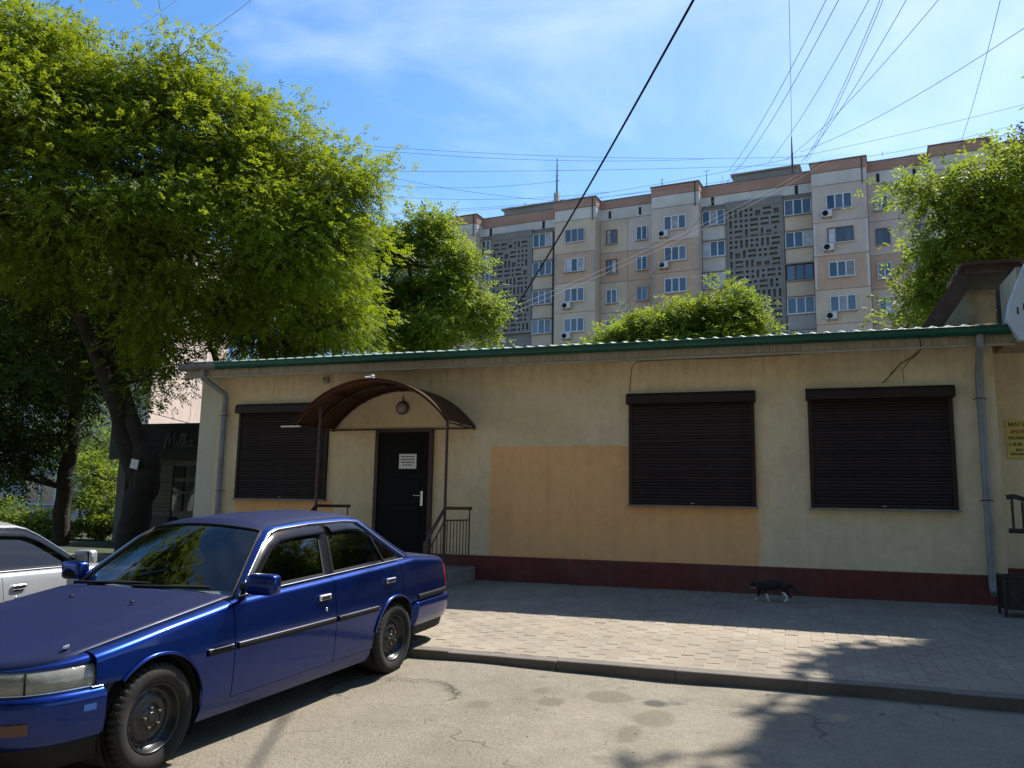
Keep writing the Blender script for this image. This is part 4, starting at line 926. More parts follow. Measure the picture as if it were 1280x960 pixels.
BLUE = paint_mat('blue_paint', (.0015, .024, .185), metal=.9); BLUED = paint_mat('faded_blue_paint', (.005, .010, .058), dull=True, metal=.3, dust=(.009, .012, .032))
make_car('parked_car', 'dark blue four-door saloon with faded bonnet parked against the kerb', (ax, lf, nu), Vector((-4.194, 5.29, .185)), BLUE, BLUED, 1.0, True, -1)
SILV = paint_mat('silver_paint', (.55, .56, .57), metal=.55); SILD = paint_mat('silver_top', (.55, .56, .57), metal=.55)
ax2 = Vector((-.05, .9987, SL)).normalized(); lf2 = (nu.cross(ax2)-.025*nu).normalized(); nu2 = ax2.cross(lf2).normalized()
make_car('parked_car', 'silver low saloon parked nose-in beside the blue car', (ax2, lf2, nu2), Vector((-7.25, 5.76, SL*5.76-.10)), SILV, SILD, 1.0, True, 1)

# ------------------------------------------------------------------ cat
def make_cat():
    bm = bmesh.new(); sl = bm.verts.layers.skin.verify()
    J = {}
    def v(n, p, r, r2=None):
        q = bm.verts.new(p); q[sl].radius = (r, r2 or r); J[n] = q; return q
    # x forward = towards the head (local +x), z up; back height .28
    for n, p, r in [('pelvis', (-.165, 0, .226), .062), ('loin', (-.085, 0, .226), .068), ('belly', (0, 0, .208), .074), ('chest', (.085, 0, .198), .070), ('shoulder', (.145, 0, .196), .056),
                    ('neck', (.195, 0, .202), .044), ('skull', (.238, 0, .204), .048), ('face', (.268, 0, .186), .034), ('muzzle', (.290, 0, .174), .019),
                    ('t1', (-.215, 0, .222), .019), ('t2', (-.265, 0, .17), .014), ('t3', (-.31, 0, .128), .012), ('t4', (-.36, .0, .115), .011), ('t5', (-.405, 0, .130), .008)]: v(n, p, r)
    for a, b in (('pelvis', 'loin'), ('loin', 'belly'), ('belly', 'chest'), ('chest', 'shoulder'), ('shoulder', 'neck'), ('neck', 'skull'), ('skull', 'face'), ('face', 'muzzle'), ('pelvis', 't1'), ('t1', 't2'), ('t2', 't3'), ('t3', 't4'), ('t4', 't5')):
        bm.edges.new((J[a], J[b]))
    def leg(tag, root, pts):
        prev = J[root]
        for i, (p, r) in enumerate(pts): q = v(tag+str(i), p, r); bm.edges.new((prev, q)); prev = q
    leg('hl', 'pelvis', [((-.150, .045, .175), .046), ((-.125, .048, .118), .026), ((-.175, .048, .068), .015), ((-.155, .048, .020), .012), ((-.128, .048, .010), .012)])
    leg('hr', 'pelvis', [((-.175, -.045, .175), .046), ((-.165, -.048, .118), .026), ((-.222, -.048, .075), .015), ((-.205, -.048, .022), .012), ((-.178, -.048, .010), .012)])
    leg('fl', 'chest', [((.10, .035, .150), .028), ((.075, .038, .098), .019), ((.060, .038, .048), .013), ((.050, .038, .012), .012), ((.070, .038, .009), .011)])
    leg('fr', 'shoulder', [((.160, -.033, .145), .027), ((.165, -.036, .092), .018), ((.190, -.036, .045), .013), ((.205, -.036, .012), .012), ((.225, -.036, .009), .011)])
    for s in (1, -1):
        a = v('e%d' % s, (.232, .024*s, .236), .014); b = v('f%d' % s, (.230, .031*s, .262), .005); bm.edges.new((J['skull'], a)); bm.edges.new((a, b))
    J['pelvis'][sl].use_root = True
    me = bpy.data.meshes.new('c'); bm.to_mesh(me); bm.free(); ob = bpy.data.objects.new('c', me); COL.objects.link(ob)
    ob.modifiers.new('s', 'SKIN'); sb = ob.modifiers.new('u', 'SUBSURF'); sb.levels = 2; sb.render_levels = 2
    dg = bpy.context.evaluated_depsgraph_get(); body = bpy.data.meshes.new_from_object(ob.evaluated_get(dg)); bpy.data.objects.remove(ob)
    body.polygons.foreach_set('use_smooth', np.ones(len(body.polygons), bool))
    m, nt, b, o = new_mat('cat_fur'); N = NT(nt); v_ = N.coord(); sp = N.n('SeparateXYZ'); N.l(v_, sp.inputs[0]); nz_ = N.noise(v_, 30, 3)
    Z = N.math('ADD', sp.outputs[2], N.math('MULTIPLY', N.math('SUBTRACT', nz_, .5), .03)); X = sp.outputs[0]
    low = N.math('LESS_THAN', Z, .045)
    hind = N.math('MULTIPLY', N.math('LESS_THAN', Z, .125), N.math('MULTIPLY', N.math('LESS_THAN', X, -.09), N.math('GREATER_THAN', X, -.20)))
    hind = N.math('MULTIPLY', hind, N.math('GREATER_THAN', sp.outputs[1], 0.0))
    chest = N.math('MULTIPLY', N.math('LESS_THAN', Z, .172), N.math('GREATER_THAN', X, .20))
    forel = N.math('MULTIPLY', N.math('LESS_THAN', Z, .10), N.math('MULTIPLY', N.math('LESS_THAN', X, .10), N.math('GREATER_THAN', X, .04)))
    msk = N.math('MAXIMUM', N.math('MAXIMUM', low, hind), N.math('MAXIMUM', chest, forel))
    N.l(N.mix(msk, N.ramp(N.noise(v_, 18, 4), [(.35, (.008, .007, .007)), (.7, (.022, .018, .015))]), (.62, .60, .56)), b.inputs['Base Color'])
    b.inputs['Roughness'].default_value = .8; b.inputs['Sheen Weight'].default_value = .05; N.bump(N.noise(N.coord('Object', (1, 3, 3)), 160, 3), .5, .004, b)
    p = at_road(966, 752.5, KERB_H)
    c = empty('cat', 'black and white cat walking past the dark red plinth', 'cat', loc=(p.x, p.y, side_z(p.y)+.004), rz=math.pi+.06)
    body.materials.append(m); link('body', body, None, c)
    EY = plain('cat_eye', (.35, .30, .05), .15, bump=0)
    for s in (1, -1):
        q = MB(); q.lathe([(-.004, 0), (-.003, .005), (0, .0065), (.003, .005), (.004, 0)], 10, 'X', (.293, .016*s, .197)); q.build('eye', EY, c)
    q = MB(); q.box((.305, 0, .180), (.006, .009, .006), bev=.002); q.build('nose', plain('cat_nose', (.25, .10, .09), .5, bump=0), c)
make_cat()

# ------------------------------------------------------------------ apartment block behind
TH = R(6.0); AD = 68.24
AN = Vector((math.sin(TH), math.cos(TH), 0))          # facade looks back along -AN
AX = Vector((math.cos(TH), -math.sin(TH), 0))
apt = empty('apartment_block', 'nine-storey panel apartment block with brown parapet bands and concrete lattice shafts', 'building')
apt.matrix_world = Matrix(((AX.x, AN.x, 0, AN.x*AD), (AX.y, AN.y, 0, AN.y*AD), (0, 0, 1, .4), (0, 0, 0, 1)))
APZ = .4; REC = 1.3; KR = 1+REC/AD
def rz_(z): return (z-CAM_Z)*KR+CAM_Z                   # height of a thing seen on the recessed plane
BEIGE = [plain('panel_%s' % n_, c, .9, var=.10, scale=.5, bump=.3, bscale=3, bdist=.02, streak=.08, dirt=(c[0]*.6, c[1]*.58, c[2]*.55, .55)) for n_, c in
         (('lilac', (.56, .465, .40)), ('sand', (.58, .465, .345)), ('ochre', (.53, .365, .26)), ('brown', (.40, .235, .17)), ('white', (.58, .55, .50)), ('concrete', (.225, .215, .195)), ('grey', (.36, .35, .335)))]
LILAC, SANDP, OCHRE, BROWN, WHITEP, CONCR, GREYP = BEIGE
WFR = plain('window_pvc', (.60, .60, .60), .45, var=.04, bump=0); WFD = plain('window_maroon', (.10, .02, .03), .5, bump=0)
def pane_mat(name, c, rough=.08):
    m, nt, b, o = new_mat(name); N = NT(nt); v = N.coord(); r = N.objrand()
    cc = N.mix(1.0, c, N.ramp(r, [(0, .45), (.4, .9), (.8, 1.3), (1, 2.2)]), 'MULTIPLY')
    N.l(cc, b.inputs['Base Color']); b.inputs['Roughness'].default_value = rough; b.inputs['Specular IOR Level'].default_value = .8; b.inputs['Coat Weight'].default_value = .6; return m
PANE = pane_mat('window_pane', (.050, .058, .074)); CURT = plain('curtain', (.40, .42, .46), .8, var=.3, scale=2, bump=0, objvar=.5)
FL = 2.8
# core walls
c = MB(); c.box((-17, REC+7, 14.2), (60, 13.9, 28.6)); c.build('core', CONCR, apt)
BAYS = [(-40.4, -36.3), (-28.05, -24.05), (-18.82, -14.68), (-5.50, -1.38), (3.2, 7.4)]
TOPZ = 27.0           # head of the top floor windows
pal = {0: [SANDP]*6, 1: [SANDP, OCHRE, SANDP, SANDP, SANDP, SANDP], 2: [LILAC, OCHRE, OCHRE, OCHRE, SANDP, SANDP], 3: [LILAC, LILAC, OCHRE, SANDP, SANDP, SANDP], 4: [LILAC, LILAC, OCHRE, SANDP, SANDP, SANDP]}
def local(mb, nm, mat, parent=apt, **kw): return mb.build(nm, mat, parent, **kw)
WOOD = plain('window_wood', (.16, .085, .05), .6, bump=0); WGREY = plain('window_old_white', (.42, .41, .39), .6, var=.15, bump=0)
def window(x0, x1, zt, h, y, n, parent=apt, frame=None, dark=False):
    if frame is None or (frame is WFR and random.random() < .12): frame = random.choice([WFR]*9+[WOOD]*2+[WGREY]*3)
    zt -= APZ; zb = zt-h
    f = MB(); fr = .075
    f.box(((x0+x1)/2, y-.02, zt-fr/2), (x1-x0, .10, fr)); f.box(((x0+x1)/2, y-.02, zb+fr/2), (x1-x0, .10, fr))
    wd = (x1-x0)/n
    for i in range(n+1): f.box((x0+fr/2+(x1-x0-fr)*i/n, y-.02, (zt+zb)/2), (fr if i in (0, n) else .10, .098, h-2*fr))
    o = local(f, 'window', frame or WFR)
    for i in range(n):
        q = MB(); a, b = x0+fr+(x1-x0-2*fr)*i/n, x0+fr+(x1-x0-2*fr)*(i+1)/n; q.box(((a+b)/2, y+.005, (zt+zb)/2), (b-a-.03, .02, h-2*fr)); q.build('pane', CURT if (not dark and random.random() < .16) else PANE, o)
    s = MB(); s.box(((x0+x1)/2, y-.10, zb-.03), (x1-x0+.12, .22, .05)); s.build('sill', WFR if random.random() < .5 else GREYP, o)
    return o
def panel(x0, x1, z0, z1, y, mat, th=.12, nm='wall_panel'):
    q = MB(); q.box(((x0+x1)/2, y+th/2, (z0+z1)/2-APZ), (x1-x0-.02, th, z1-z0-.03), bev=.015); return local(q, nm, mat)
for bi, (a, b) in enumerate(BAYS):
    q = MB(); q.box(((a+b)/2, REC/2+.16, 14.0), (b-a-.02, REC+.1, 27.9)); local(q, 'bay', SANDP if bi < 2 else LILAC)
    for k in range(6):
        zt = TOPZ-k*FL; panel(a, b, zt-2.25, zt+.55 if k else zt+.85, -.02, pal[bi][k])
        window((a+b)/2-.97, (a+b)/2+.97, zt, 1.28, -.06, 3)
    panel(a, b, 27.85, 28.95, -.05, WHITEP); panel(a-.05, b+.05, 28.95, 29.80, -.10, BROWN, .2)
    for x in (a, b): q = MB(); q.box((x, REC/2, 29.38-APZ), (.10, REC, .84)); local(q, 'parapet_return', BROWN)
    q = MB(); q.box((b+.0, REC/2, 28.4-APZ), (.06, REC, 1.08)); local(q, 'parapet_return', WHITEP)
    q = MB(); q.box(((a+b)/2, 1.0, 29.84-APZ), (b-a+.25, 2.4, .06)); local(q, 'coping', CONCR)
    # mortar joints down the bay edges
    jm = GREYP if bi in (1, 2) else WHITEP
    for x in (a+.13, b-.13):
        for k in (1, 2): 
            if bi == 1 and k == 2: continue
            panel(x-.10, x+.10, TOPZ-k*FL-2.2, TOPZ-k*FL+.5, -.035, jm, .03, 'joint_strip')
    q = MB(); q.box((b-.28, -.13 if bi else -.13, 28.7-APZ), (.07, .03, 2.2)); local(q, 'tar_seam', DARK)
def recess_windows(a, b, cols, mats):
    for k in range(6):
        zt = TOPZ-.1-k*FL; m = (a+b)/2
        panel(a, m, zt-2.15, zt+.65 if k else zt+.95, REC-.02, mats[0][k]); panel(m, b, zt-2.15, zt+.65 if k else zt+.95, REC-.02, mats[1][k])
        for x0, x1 in cols: window(x0, x1, zt, 1.33, REC-.06, 2)
    panel(a, b, 27.85, 28.95, REC-.05, WHITEP); panel(a, b, 28.95, 29.75, REC-.09, BROWN, .2)
    q = MB(); q.box(((a+b)/2, REC+1, 29.80-APZ), (b-a, 2.2, .06)); local(q, 'coping', CONCR)
    for x in cols: q = MB(); q.box((x[0]+.35, REC-.07, 28.35-APZ), (.22, .04, .7)); local(q, 'attic_vent', DARK)
recess_windows(-24.05, -18.82, [(-23.45, -22.42), (-20.6, -19.58)], ([SANDP, OCHRE, SANDP, SANDP, SANDP, SANDP], [LILAC, OCHRE, OCHRE, OCHRE, SANDP, SANDP]))
recess_windows(-1.38, 3.2, [(-.88, .15), (1.75, 2.78)], ([LILAC, LILAC, OCHRE, SANDP, SANDP, SANDP], [LILAC, LILAC, OCHRE, OCHRE, SANDP, SANDP]))
rl_ = random.Random(11)
def lattice(x0, x1, z0, z1, y):
    nxc = 21; dx = (x1-x0)/nxc; nzc = int((z1-z0)/.225); dz = (z1-z0)/nzc
    H = np.zeros((nxc, nzc), bool)
    r = 0
    while r < nzc-4:
        i = 1
        while i < nxc-1:
            t = rl_.choice('vhhvsssw')
            if t == 'v': H[i, r+1:r+4] = True; i += 2
            elif t == 'h' and i < nxc-3: H[i:i+3, r+1] = True; H[i:i+3, r+3] = True; i += 4
            elif t == 'w' and i < nxc-2: H[i:i+2, r+1:r+3] = True; i += 3
            else: H[i, r+1] = True; H[i, r+3] = True; i += 2
        r += 4
    m = MB(); dp = .28
    for i in range(nxc):
        for j in range(nzc):
            a, b, c0, c1 = x0+i*dx, x0+(i+1)*dx, z0+j*dz-APZ, z0+(j+1)*dz-APZ
            if not H[i, j]: m.add([(a, y, c0), (b, y, c0), (b, y, c1), (a, y, c1)], [(0, 1, 2, 3)]); continue
            for (di, dj, P) in ((-1, 0, [(a, y, c0), (a, y, c1), (a, y+dp, c1), (a, y+dp, c0)]), (1, 0, [(b, y, c1), (b, y, c0), (b, y+dp, c0), (b, y+dp, c1)]), (0, -1, [(b, y, c0), (a, y, c0), (a, y+dp, c0), (b, y+dp, c0)]), (0, 1, [(a, y, c1), (b, y, c1), (b, y+dp, c1), (a, y+dp, c1)])):
                ii, jj = i+di, j+dj
                if 0 <= ii < nxc and 0 <= jj < nzc and not H[ii, jj]: m.add(P, [(0, 1, 2, 3)])
    m.box((x0-.06, y+.16, (z0+z1)/2-APZ), (.12, .40, z1-z0)); m.box((x1+.06, y+.16, (z0+z1)/2-APZ), (.12, .40, z1-z0))
    for k in range(int((z1-z0)/2.8)+1): m.box(((x0+x1)/2, y+.0, z0+k*2.8-APZ), (x1-x0, .05, .07))
    o = local(m, 'concrete_lattice', CONCR, fix=False)
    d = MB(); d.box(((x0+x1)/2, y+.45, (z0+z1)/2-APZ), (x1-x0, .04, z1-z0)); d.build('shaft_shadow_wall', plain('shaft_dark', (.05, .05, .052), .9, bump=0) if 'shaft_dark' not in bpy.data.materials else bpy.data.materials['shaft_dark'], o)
    return o
def core_section(a, b, l0, l1, logs, zlat, colours):
    q = MB(); q.box(((a+b)/2, REC+.30, 14.0), (b-a, .3, 28.0)); local(q, 'back_wall', LILAC)
    lattice(l0, l1, zlat, 27.35, REC-.25)
    panel(l0-.1, l1+.1, 27.25, 27.95, REC-.30, CONCR)
    for (x0, x1), cols in zip(logs, colours):
        for k in range(6):
            zt = TOPZ+.42-k*FL
            col = cols[k % len(cols)]
            window(x0, x1, zt, 1.38, REC-.22, 3 if x1-x0 > 1.5 else 2, frame=WFD if col == 'm' else WFR, dark=col == 'm')
            panel(x0-.02, x1+.02, zt-2.72, zt-1.42, REC-.20, WHITEP if col == 'w' else (GREYP if col == 'g' else SANDP), .1, 'balcony_panel')
            q = MB(); q.box(((x0+x1)/2, REC-.2, zt+.04-APZ), (x1-x0+.1, .5, .07)); local(q, 'balcony_slab', CONCR)
    panel(a, b, 27.9, 28.75, REC-.05, WHITEP); panel(a, b, 28.75, 29.72, REC-.09, BROWN, .2)
    q = MB(); q.box(((a+b)/2, REC+1, 29.77-APZ), (b-a, 2.2, .06)); local(q, 'coping', CONCR)
    for x in (logs[0][0]+.9, logs[1][0]+1.0): q = MB(); q.box((x, REC-.07, 28.3-APZ), (.24, .04, .75)); local(q, 'attic_vent', DARK)
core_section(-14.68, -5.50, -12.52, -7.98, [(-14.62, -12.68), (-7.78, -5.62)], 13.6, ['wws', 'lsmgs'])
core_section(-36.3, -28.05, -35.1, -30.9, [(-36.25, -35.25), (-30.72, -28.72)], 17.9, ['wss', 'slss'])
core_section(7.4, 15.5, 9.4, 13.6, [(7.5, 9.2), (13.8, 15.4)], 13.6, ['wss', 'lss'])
for x0, x1 in ((-12.4, -6.9), (-35.4, -29.0)):
    q = MB(); q.box(((x0+x1)/2, 6.0, 30.2), (x1-x0, 3.5, 1.9)); ro = local(q, 'lift_room', CONCR); q = MB(); q.box(((x0+x1)/2, 6.0, 31.2), (x1-x0+.5, 4.0, .14)); q.build('slab', CONCR, ro)
# air conditioners under the windows
ACW = plain('ac_white', (.55, .55, .53), .5, var=.08, bump=0)
def ac(bi, k, dx, label, dark=False):
    a, b = BAYS[bi]; x = (a+b)/2-.97+dx; z = TOPZ-k*FL-1.28-.38
    p = apt.matrix_world @ Vector((x, -.36, z-APZ))
    r = empty('air_conditioner', label, 'air conditioner', 'air conditioners on the apartment block', loc=p, rz=-TH)
    q = MB(); q.box((0, 0, 0), (.80, .32, .54), bev=.02); q.build('casing', ACW, r)
    q = MB(); q.lathe([(-.165, 0), (-.165, .20), (-.175, .225), (-.155, .235)], 20, 'Y', (-.12, 0, 0)); q.build('fan_grille', BTRIM, r)
    q = MB(); q.box((-.28, .22, -.30), (.04, .42, .05)); q.box((.28, .22, -.30), (.04, .42, .05)); q.build('bracket', BTRIM, r)
ac(3, 0, .05, 'air conditioner under the top-floor window right of the dark lattice'); ac(3, 1, .08, 'air conditioner under the next-to-top window right of the dark lattice'); ac(3, 3, .1, 'air conditioner below the ochre panel right of the dark lattice')
ac(2, 0, .0, 'air conditioner under the top-floor window left of the dark lattice'); ac(2, 1, .0, 'air conditioner under the ochre panel window left of the dark lattice')
ac(1, 2, .3, 'air conditioner third storey down on the block, above the shop roof'); ac(1, 3, .3, 'lowest visible air conditioner just above the shop roof')
# masts and aerials on the roof
IRON = plain('mast_iron', (.05, .045, .045), .7, var=.3, bump=0)
def mast(x, y, z0, z1, r, bars, label):
    m = empty('antenna_mast', label, 'antenna', 'aerials on the apartment roof', loc=apt.matrix_world @ Vector((x, y, z0-APZ)), rz=-TH)
    q = MB(); q.tube([(0, 0, 0), (0, 0, (z1-z0)*.55), (0, 0, z1-z0)], [r, r*.8, r*.35], 6); q.build('pole', IRON, m)
    for i, (f_, l_) in enumerate(bars): q = MB(); q.tube([(-l_/2, 0, (z1-z0)*f_), (l_/2, 0, (z1-z0)*f_)], .02, 4); q.build('crossbar', IRON, m)
mast(-28.5, 1.5, 29.8, 34.9, .10, [(.55, .5), (.65, .4), (.75, .5), (.85, .3)], 'tall aerial mast on the roof by the farther lattice shaft')
q = MB(); q.box((-28.5, 1.5, 30.5-APZ), (.45, .45, 1.7)); local(q, 'chimney', GREYP)
mast(-7.1, 2.0, 29.5, 33.4, .10, [(.35, .3), (.6, .2)], 'dark leaning aerial mast on the roof above the dark lattice')
mast(-14.2, 1.2, 29.6, 31.2, .04, [(.97, .6)], 'small tee aerial on the roof left of the dark lattice'); mast(-18.0, .5, 29.8, 30.8, .05, [(.9, .25)], 'short stub aerial on the brown parapet left of the dark lattice')
mast(-33.2, 4.5, 31.2, 32.2, .05, [(.6, .4), (.9, .2)], 'little aerial on top of the farther lift room'); mast(-12.2, 4.6, 31.2, 32.0, .05, [(.7, .5)], 'little aerial on top of the nearer lift room')
mast(12.0, 1.5, 29.8, 31.4, .05, [(.8, .5)], 'aerial on the roof behind the dark conifer tip')
for i in range(24): 
    x = -40+i*2.1
    if i % 3 == 0: continue
    q = MB(); q.tube([(x, .4 if i % 2 else REC+.5, 29.8-APZ), (x, .4 if i % 2 else REC+.5, 30.15-APZ)], .018, 4); local(q, 'roof_rail_post', IRON)

# ------------------------------------------------------------------ second block, seen through the acacia
b2 = empty('apartment_block', 'pale pink apartment block end wall glimpsed through the big acacia', 'building')
RB = R(20); p0 = Vector((-31, 33.0, .4))
b2.matrix_world = Matrix.Translation(p0) @ Matrix.Rotation(RB, 4, 'Z')     # local +x = the end wall's outlook
PINK = plain('pink_panel', (.60, .475, .40), .9, var=.07, scale=.4, bump=.25, bscale=3, bdist=.02, streak=.12)
q = MB(); q.box((-20, 5.5, 8.5), (39.8, 11, 17)); q.build('core', GREYP, b2)
for k in range(6):
    for j in range(2): q = MB(); q.box((.0, 2.75+5.5*j, 1.4+2.8*k), (.24, 5.47, 2.77), bev=.02); q.build('wall_panel', PINK, b2)
    for j in range(12):
        q = MB(); q.box((-1.65-3.2*j, -.02, 1.4+2.8*k), (3.18, .2, 2.77), bev=.02); q.build('wall_panel', GREYP if j % 2 else LILAC, b2)
        if j < 8:
            f = MB(); xx = -1.65-3.2*j
            for zz in (2.35, .95): f.box((xx, -.16, zz+2.8*k), (1.6, .08, .08))
            for dx in (-.76, 0, .76): f.box((xx+dx, -.16, 1.65+2.8*k), (.08, .078, 1.32))
            o = f.build('window', WFR, b2); q = MB(); q.box((xx, -.14, 1.65+2.8*k), (1.5, .03, 1.3)); q.build('pane', PANE, o)

# ------------------------------------------------------------------ block behind the camera that the cables run to (unseen; set close and dark to cut sky light and bounce)
b3 = empty('apartment_block', 'unseen grey apartment block across the yard, set close to block sky light', 'building', loc=(8, -24, -.4))
q = MB(); q.box((0, -6, 14), (90, 12, 28)); q.build('core', plain('block_grey', (.12, .11, .10), .9, var=.2, scale=.3, bump=.2), b3)
for k in range(9):
    q = MB(); q.box((0, .04, 1.9+k*3.0), (88, .1, 1.3)); q.build('window_band', PANE, b3)

# ------------------------------------------------------------------ kiosk left of the shop
KY = 18.5
ka, kb_ = at_y(143, 600, KY).x, at_y(275, 600, KY).x
def kz(py): return at_y(200, py, KY).z
kio = empty('kiosk', 'shaded kiosk with dark sign board and white script between tree and shop', 'kiosk', loc=((ka+kb_)/2, KY, .45))
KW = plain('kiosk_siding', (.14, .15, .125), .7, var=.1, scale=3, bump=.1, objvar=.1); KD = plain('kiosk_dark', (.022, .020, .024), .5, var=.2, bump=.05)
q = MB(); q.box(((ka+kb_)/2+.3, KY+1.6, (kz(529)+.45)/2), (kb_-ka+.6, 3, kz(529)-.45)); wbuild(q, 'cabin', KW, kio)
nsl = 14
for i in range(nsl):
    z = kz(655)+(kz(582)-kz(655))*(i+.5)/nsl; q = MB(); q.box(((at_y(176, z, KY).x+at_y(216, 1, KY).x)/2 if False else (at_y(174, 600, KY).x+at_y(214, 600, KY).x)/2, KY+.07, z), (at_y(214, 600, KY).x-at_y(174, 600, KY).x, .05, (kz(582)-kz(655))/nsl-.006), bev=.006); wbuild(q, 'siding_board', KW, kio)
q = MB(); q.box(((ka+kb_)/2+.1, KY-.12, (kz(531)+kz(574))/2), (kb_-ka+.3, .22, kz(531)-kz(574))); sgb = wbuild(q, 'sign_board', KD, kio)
q = MB(); q.box((at_y(152, 600, KY).x, KY+.02, (kz(560)+kz(660))/2), (.28, .08, kz(560)-kz(660))); wbuild(q, 'corner_panel', plain('kiosk_corner', (.16, .155, .14), .7), kio)
st0 = at_y(207, 545, KY-.24); sw = (at_y(243, 545, KY-.24).x-st0.x)/1.3; WS = plain('sign_script', (.15, .15, .155), .5, bump=0)
q = MB()
for s_ in ([(0, 0), (.05, .55), (.10, .68), (.16, .35), (.20, .08), (.28, .45), (.36, .70), (.38, .35), (.43, .05), (.48, .10)], [(.50, .10), (.56, .36), (.55, .10), (.60, .05), (.64, .12)], [(.57, .52), (.585, .55)], [(.64, .12), (.74, .58), (.72, .70), (.68, .60), (.68, .15), (.73, .06), (.78, .12)], [(.78, .12), (.88, .58), (.86, .70), (.82, .58), (.82, .05)], [(.83, .22), (.93, .36), (.95, .30), (.88, .22), (.95, .06), (1.02, .10)], [(1.20, .32), (1.10, .34), (1.04, .20), (1.08, .06), (1.16, .12), (1.21, .33), (1.20, .10), (1.26, .06), (1.32, .12)]):
    q.tube([(st0.x+(x+.12*z)*sw, KY-.245, kz(562)+z*(kz(541)-kz(562))/.7) for x, z in s_], .022, 5)
wq = q.build('script_lettering', WS, sgb)
gx0, gx1 = at_y(217, 600, KY).x, at_y(246, 600, KY).x
q = MB(); q.box(((gx0+gx1)/2, KY+.08, (kz(576)+kz(655))/2), (gx1-gx0, .06, kz(576)-kz(655))); shf = wbuild(q, 'display_window', plain('shelf_pale', (.17, .17, .155), .7), kio)
for a, b in ((583, 597), (602, 614), (617, 638)):
    for i in range(2): q = MB(); w_ = (gx1-gx0)/2; q.box((gx0+w_*(i+.5), KY+.02, (kz(a)+kz(b))/2), (w_*.82, .10, kz(a)-kz(b))); q.build('shelf_pane', PANE, shf)
q = MB(); p = at_y(205, 652, KY-.5); q.box((p.x, KY-.5, p.z-.15), (.62, .4, .55), bev=.03); props(q.build('black_box', KD), 'black box standing below the kiosk display window', 'box')

# low garden wall and lawn
q = MB(); a, b = at_y(62, 668, 23), at_y(142, 668, 23); q.box(((a.x+b.x)/2, 23.1, (at_y(100, 664, 23).z+.45)/2), (b.x-a.x+3, .3, at_y(100, 664, 23).z-.45), bev=.02)
props(q.build('garden_wall', plain('garden_wall', (.26, .25, .23), .9, var=.2)), 'low concrete garden wall beside the dark tree trunk', 'wall')
LAWN = plain('garden_soil', (.035, .045, .018), .95, var=.4, scale=2, bump=.5, bscale=8, bdist=.05)
q = MB(); q.add([(-45, 23.3, .50), (-12.5, 23.3, .50), (-12.5, 45, .50), (-45, 45, .50)], [(0, 1, 2, 3)]); q.add([(-45, 14.6, .452), (-10.4, 14.6, .452), (-10.4, 23.0, .452), (-45, 23.0, .452)], [(0, 1, 2, 3)]); q.build('garden_ground', LAWN, kind='structure')

# ------------------------------------------------------------------ trees
BARK = plain('bark_dark', (.036, .028, .021), .95, var=.35, scale=7, bump=.9, bscale=16, bdist=.04, coord='Object', dirt=(.065, .058, .045, .4))
BARK2 = plain('bark_grey', (.085, .072, .058), .95, var=.3, scale=7, bump=.7, bscale=16, bdist=.03)
ACACIA = leaf_mat('acacia_leaf', (.045, .105, .010), (.225, .30, .020), trans=(.50, .56, .02), tw=.40)
WALNUT = leaf_mat('walnut_leaf', (.065, .125, .016), (.20, .27, .030), trans=(.42, .50, .04), tw=.44)
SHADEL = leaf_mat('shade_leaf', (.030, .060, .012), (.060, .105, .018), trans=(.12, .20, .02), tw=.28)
CONIF = leaf_mat('conifer_needle', (.018, .040, .016), (.035, .065, .022), trans=(.05, .08, .02), tw=.12)
def unit(v): return v/np.maximum(np.linalg.norm(v, axis=-1, keepdims=True), 1e-9)
def leaf_mesh(name, P, A, Nn, L, kind, g, ct=None):
    """P base points, A axis, Nn leaf normals, L lengths -> quads"""
    n = len(P); A = unit(A); Bv = unit(np.cross(Nn, A)); Nn = np.cross(A, Bv)
    if kind == 'pinnate':     # pairs of small leaflets along a rachis
        T = [(.22, 1), (.22, -1), (.44, 1), (.44, -1), (.66, 1), (.66, -1), (.86, 1), (.86, -1), (.92, 0)]; ll, ww = .36, .17
    elif kind == 'walnut':
        T = [(.28, 1), (.28, -1), (.58, 1), (.58, -1), (.70, 0)]; ll, ww = .46, .20
    else: T = [(.0, 0), (.25, 1), (.25, -1)]; ll, ww = .75, .34
    V = []; tint = []
    base_t = g.random(n) if ct is None else np.clip(ct*.75+g.random(n)*.35-.05, 0, 1)
    for t, s in T:
        q = P+A*(L*t)[:, None]-np.array([0, 0, 1.])*((L*t*t*.25))[:, None]
        d = unit(A*(.35 if s else 1)+Bv*s*(1 if s else 0)+g.normal(0, .16, (n, 3))+np.array([0, 0, -.18])); w = unit(np.cross(Nn+g.normal(0, .22, (n, 3)), d))
        l = (L*ll*(1 if s else 1.1)*g.uniform(.8, 1.15, n))[:, None]; wd = (L*ww*g.uniform(.8, 1.15, n))[:, None]
        V.append(np.stack([q, q+d*l*.45+w*wd*.5, q+d*l, q+d*l*.45-w*wd*.5], 1)); tint.append(np.repeat(np.clip(base_t*.75+g.random(n)*.25, 0, 1)[:, None], 4, 1))
    V = np.concatenate(V).reshape(-1, 3); tint = np.concatenate(tint).ravel()
    return np_mesh(name, V, np.arange(len(V)).reshape(-1, 4), attr={'tint': tint})
def vnoise(P, s, g0):
    return (np.sin(P[:, 0]*s+g0)+np.sin(P[:, 1]*s*1.13+g0*2.1)+np.sin(P[:, 2]*s*.97+g0*3.3)+.6*np.sin((P[:, 0]+P[:, 2])*s*1.9+g0)+.6*np.sin((P[:, 1]-P[:, 2])*s*2.1+g0*1.7))/4.2
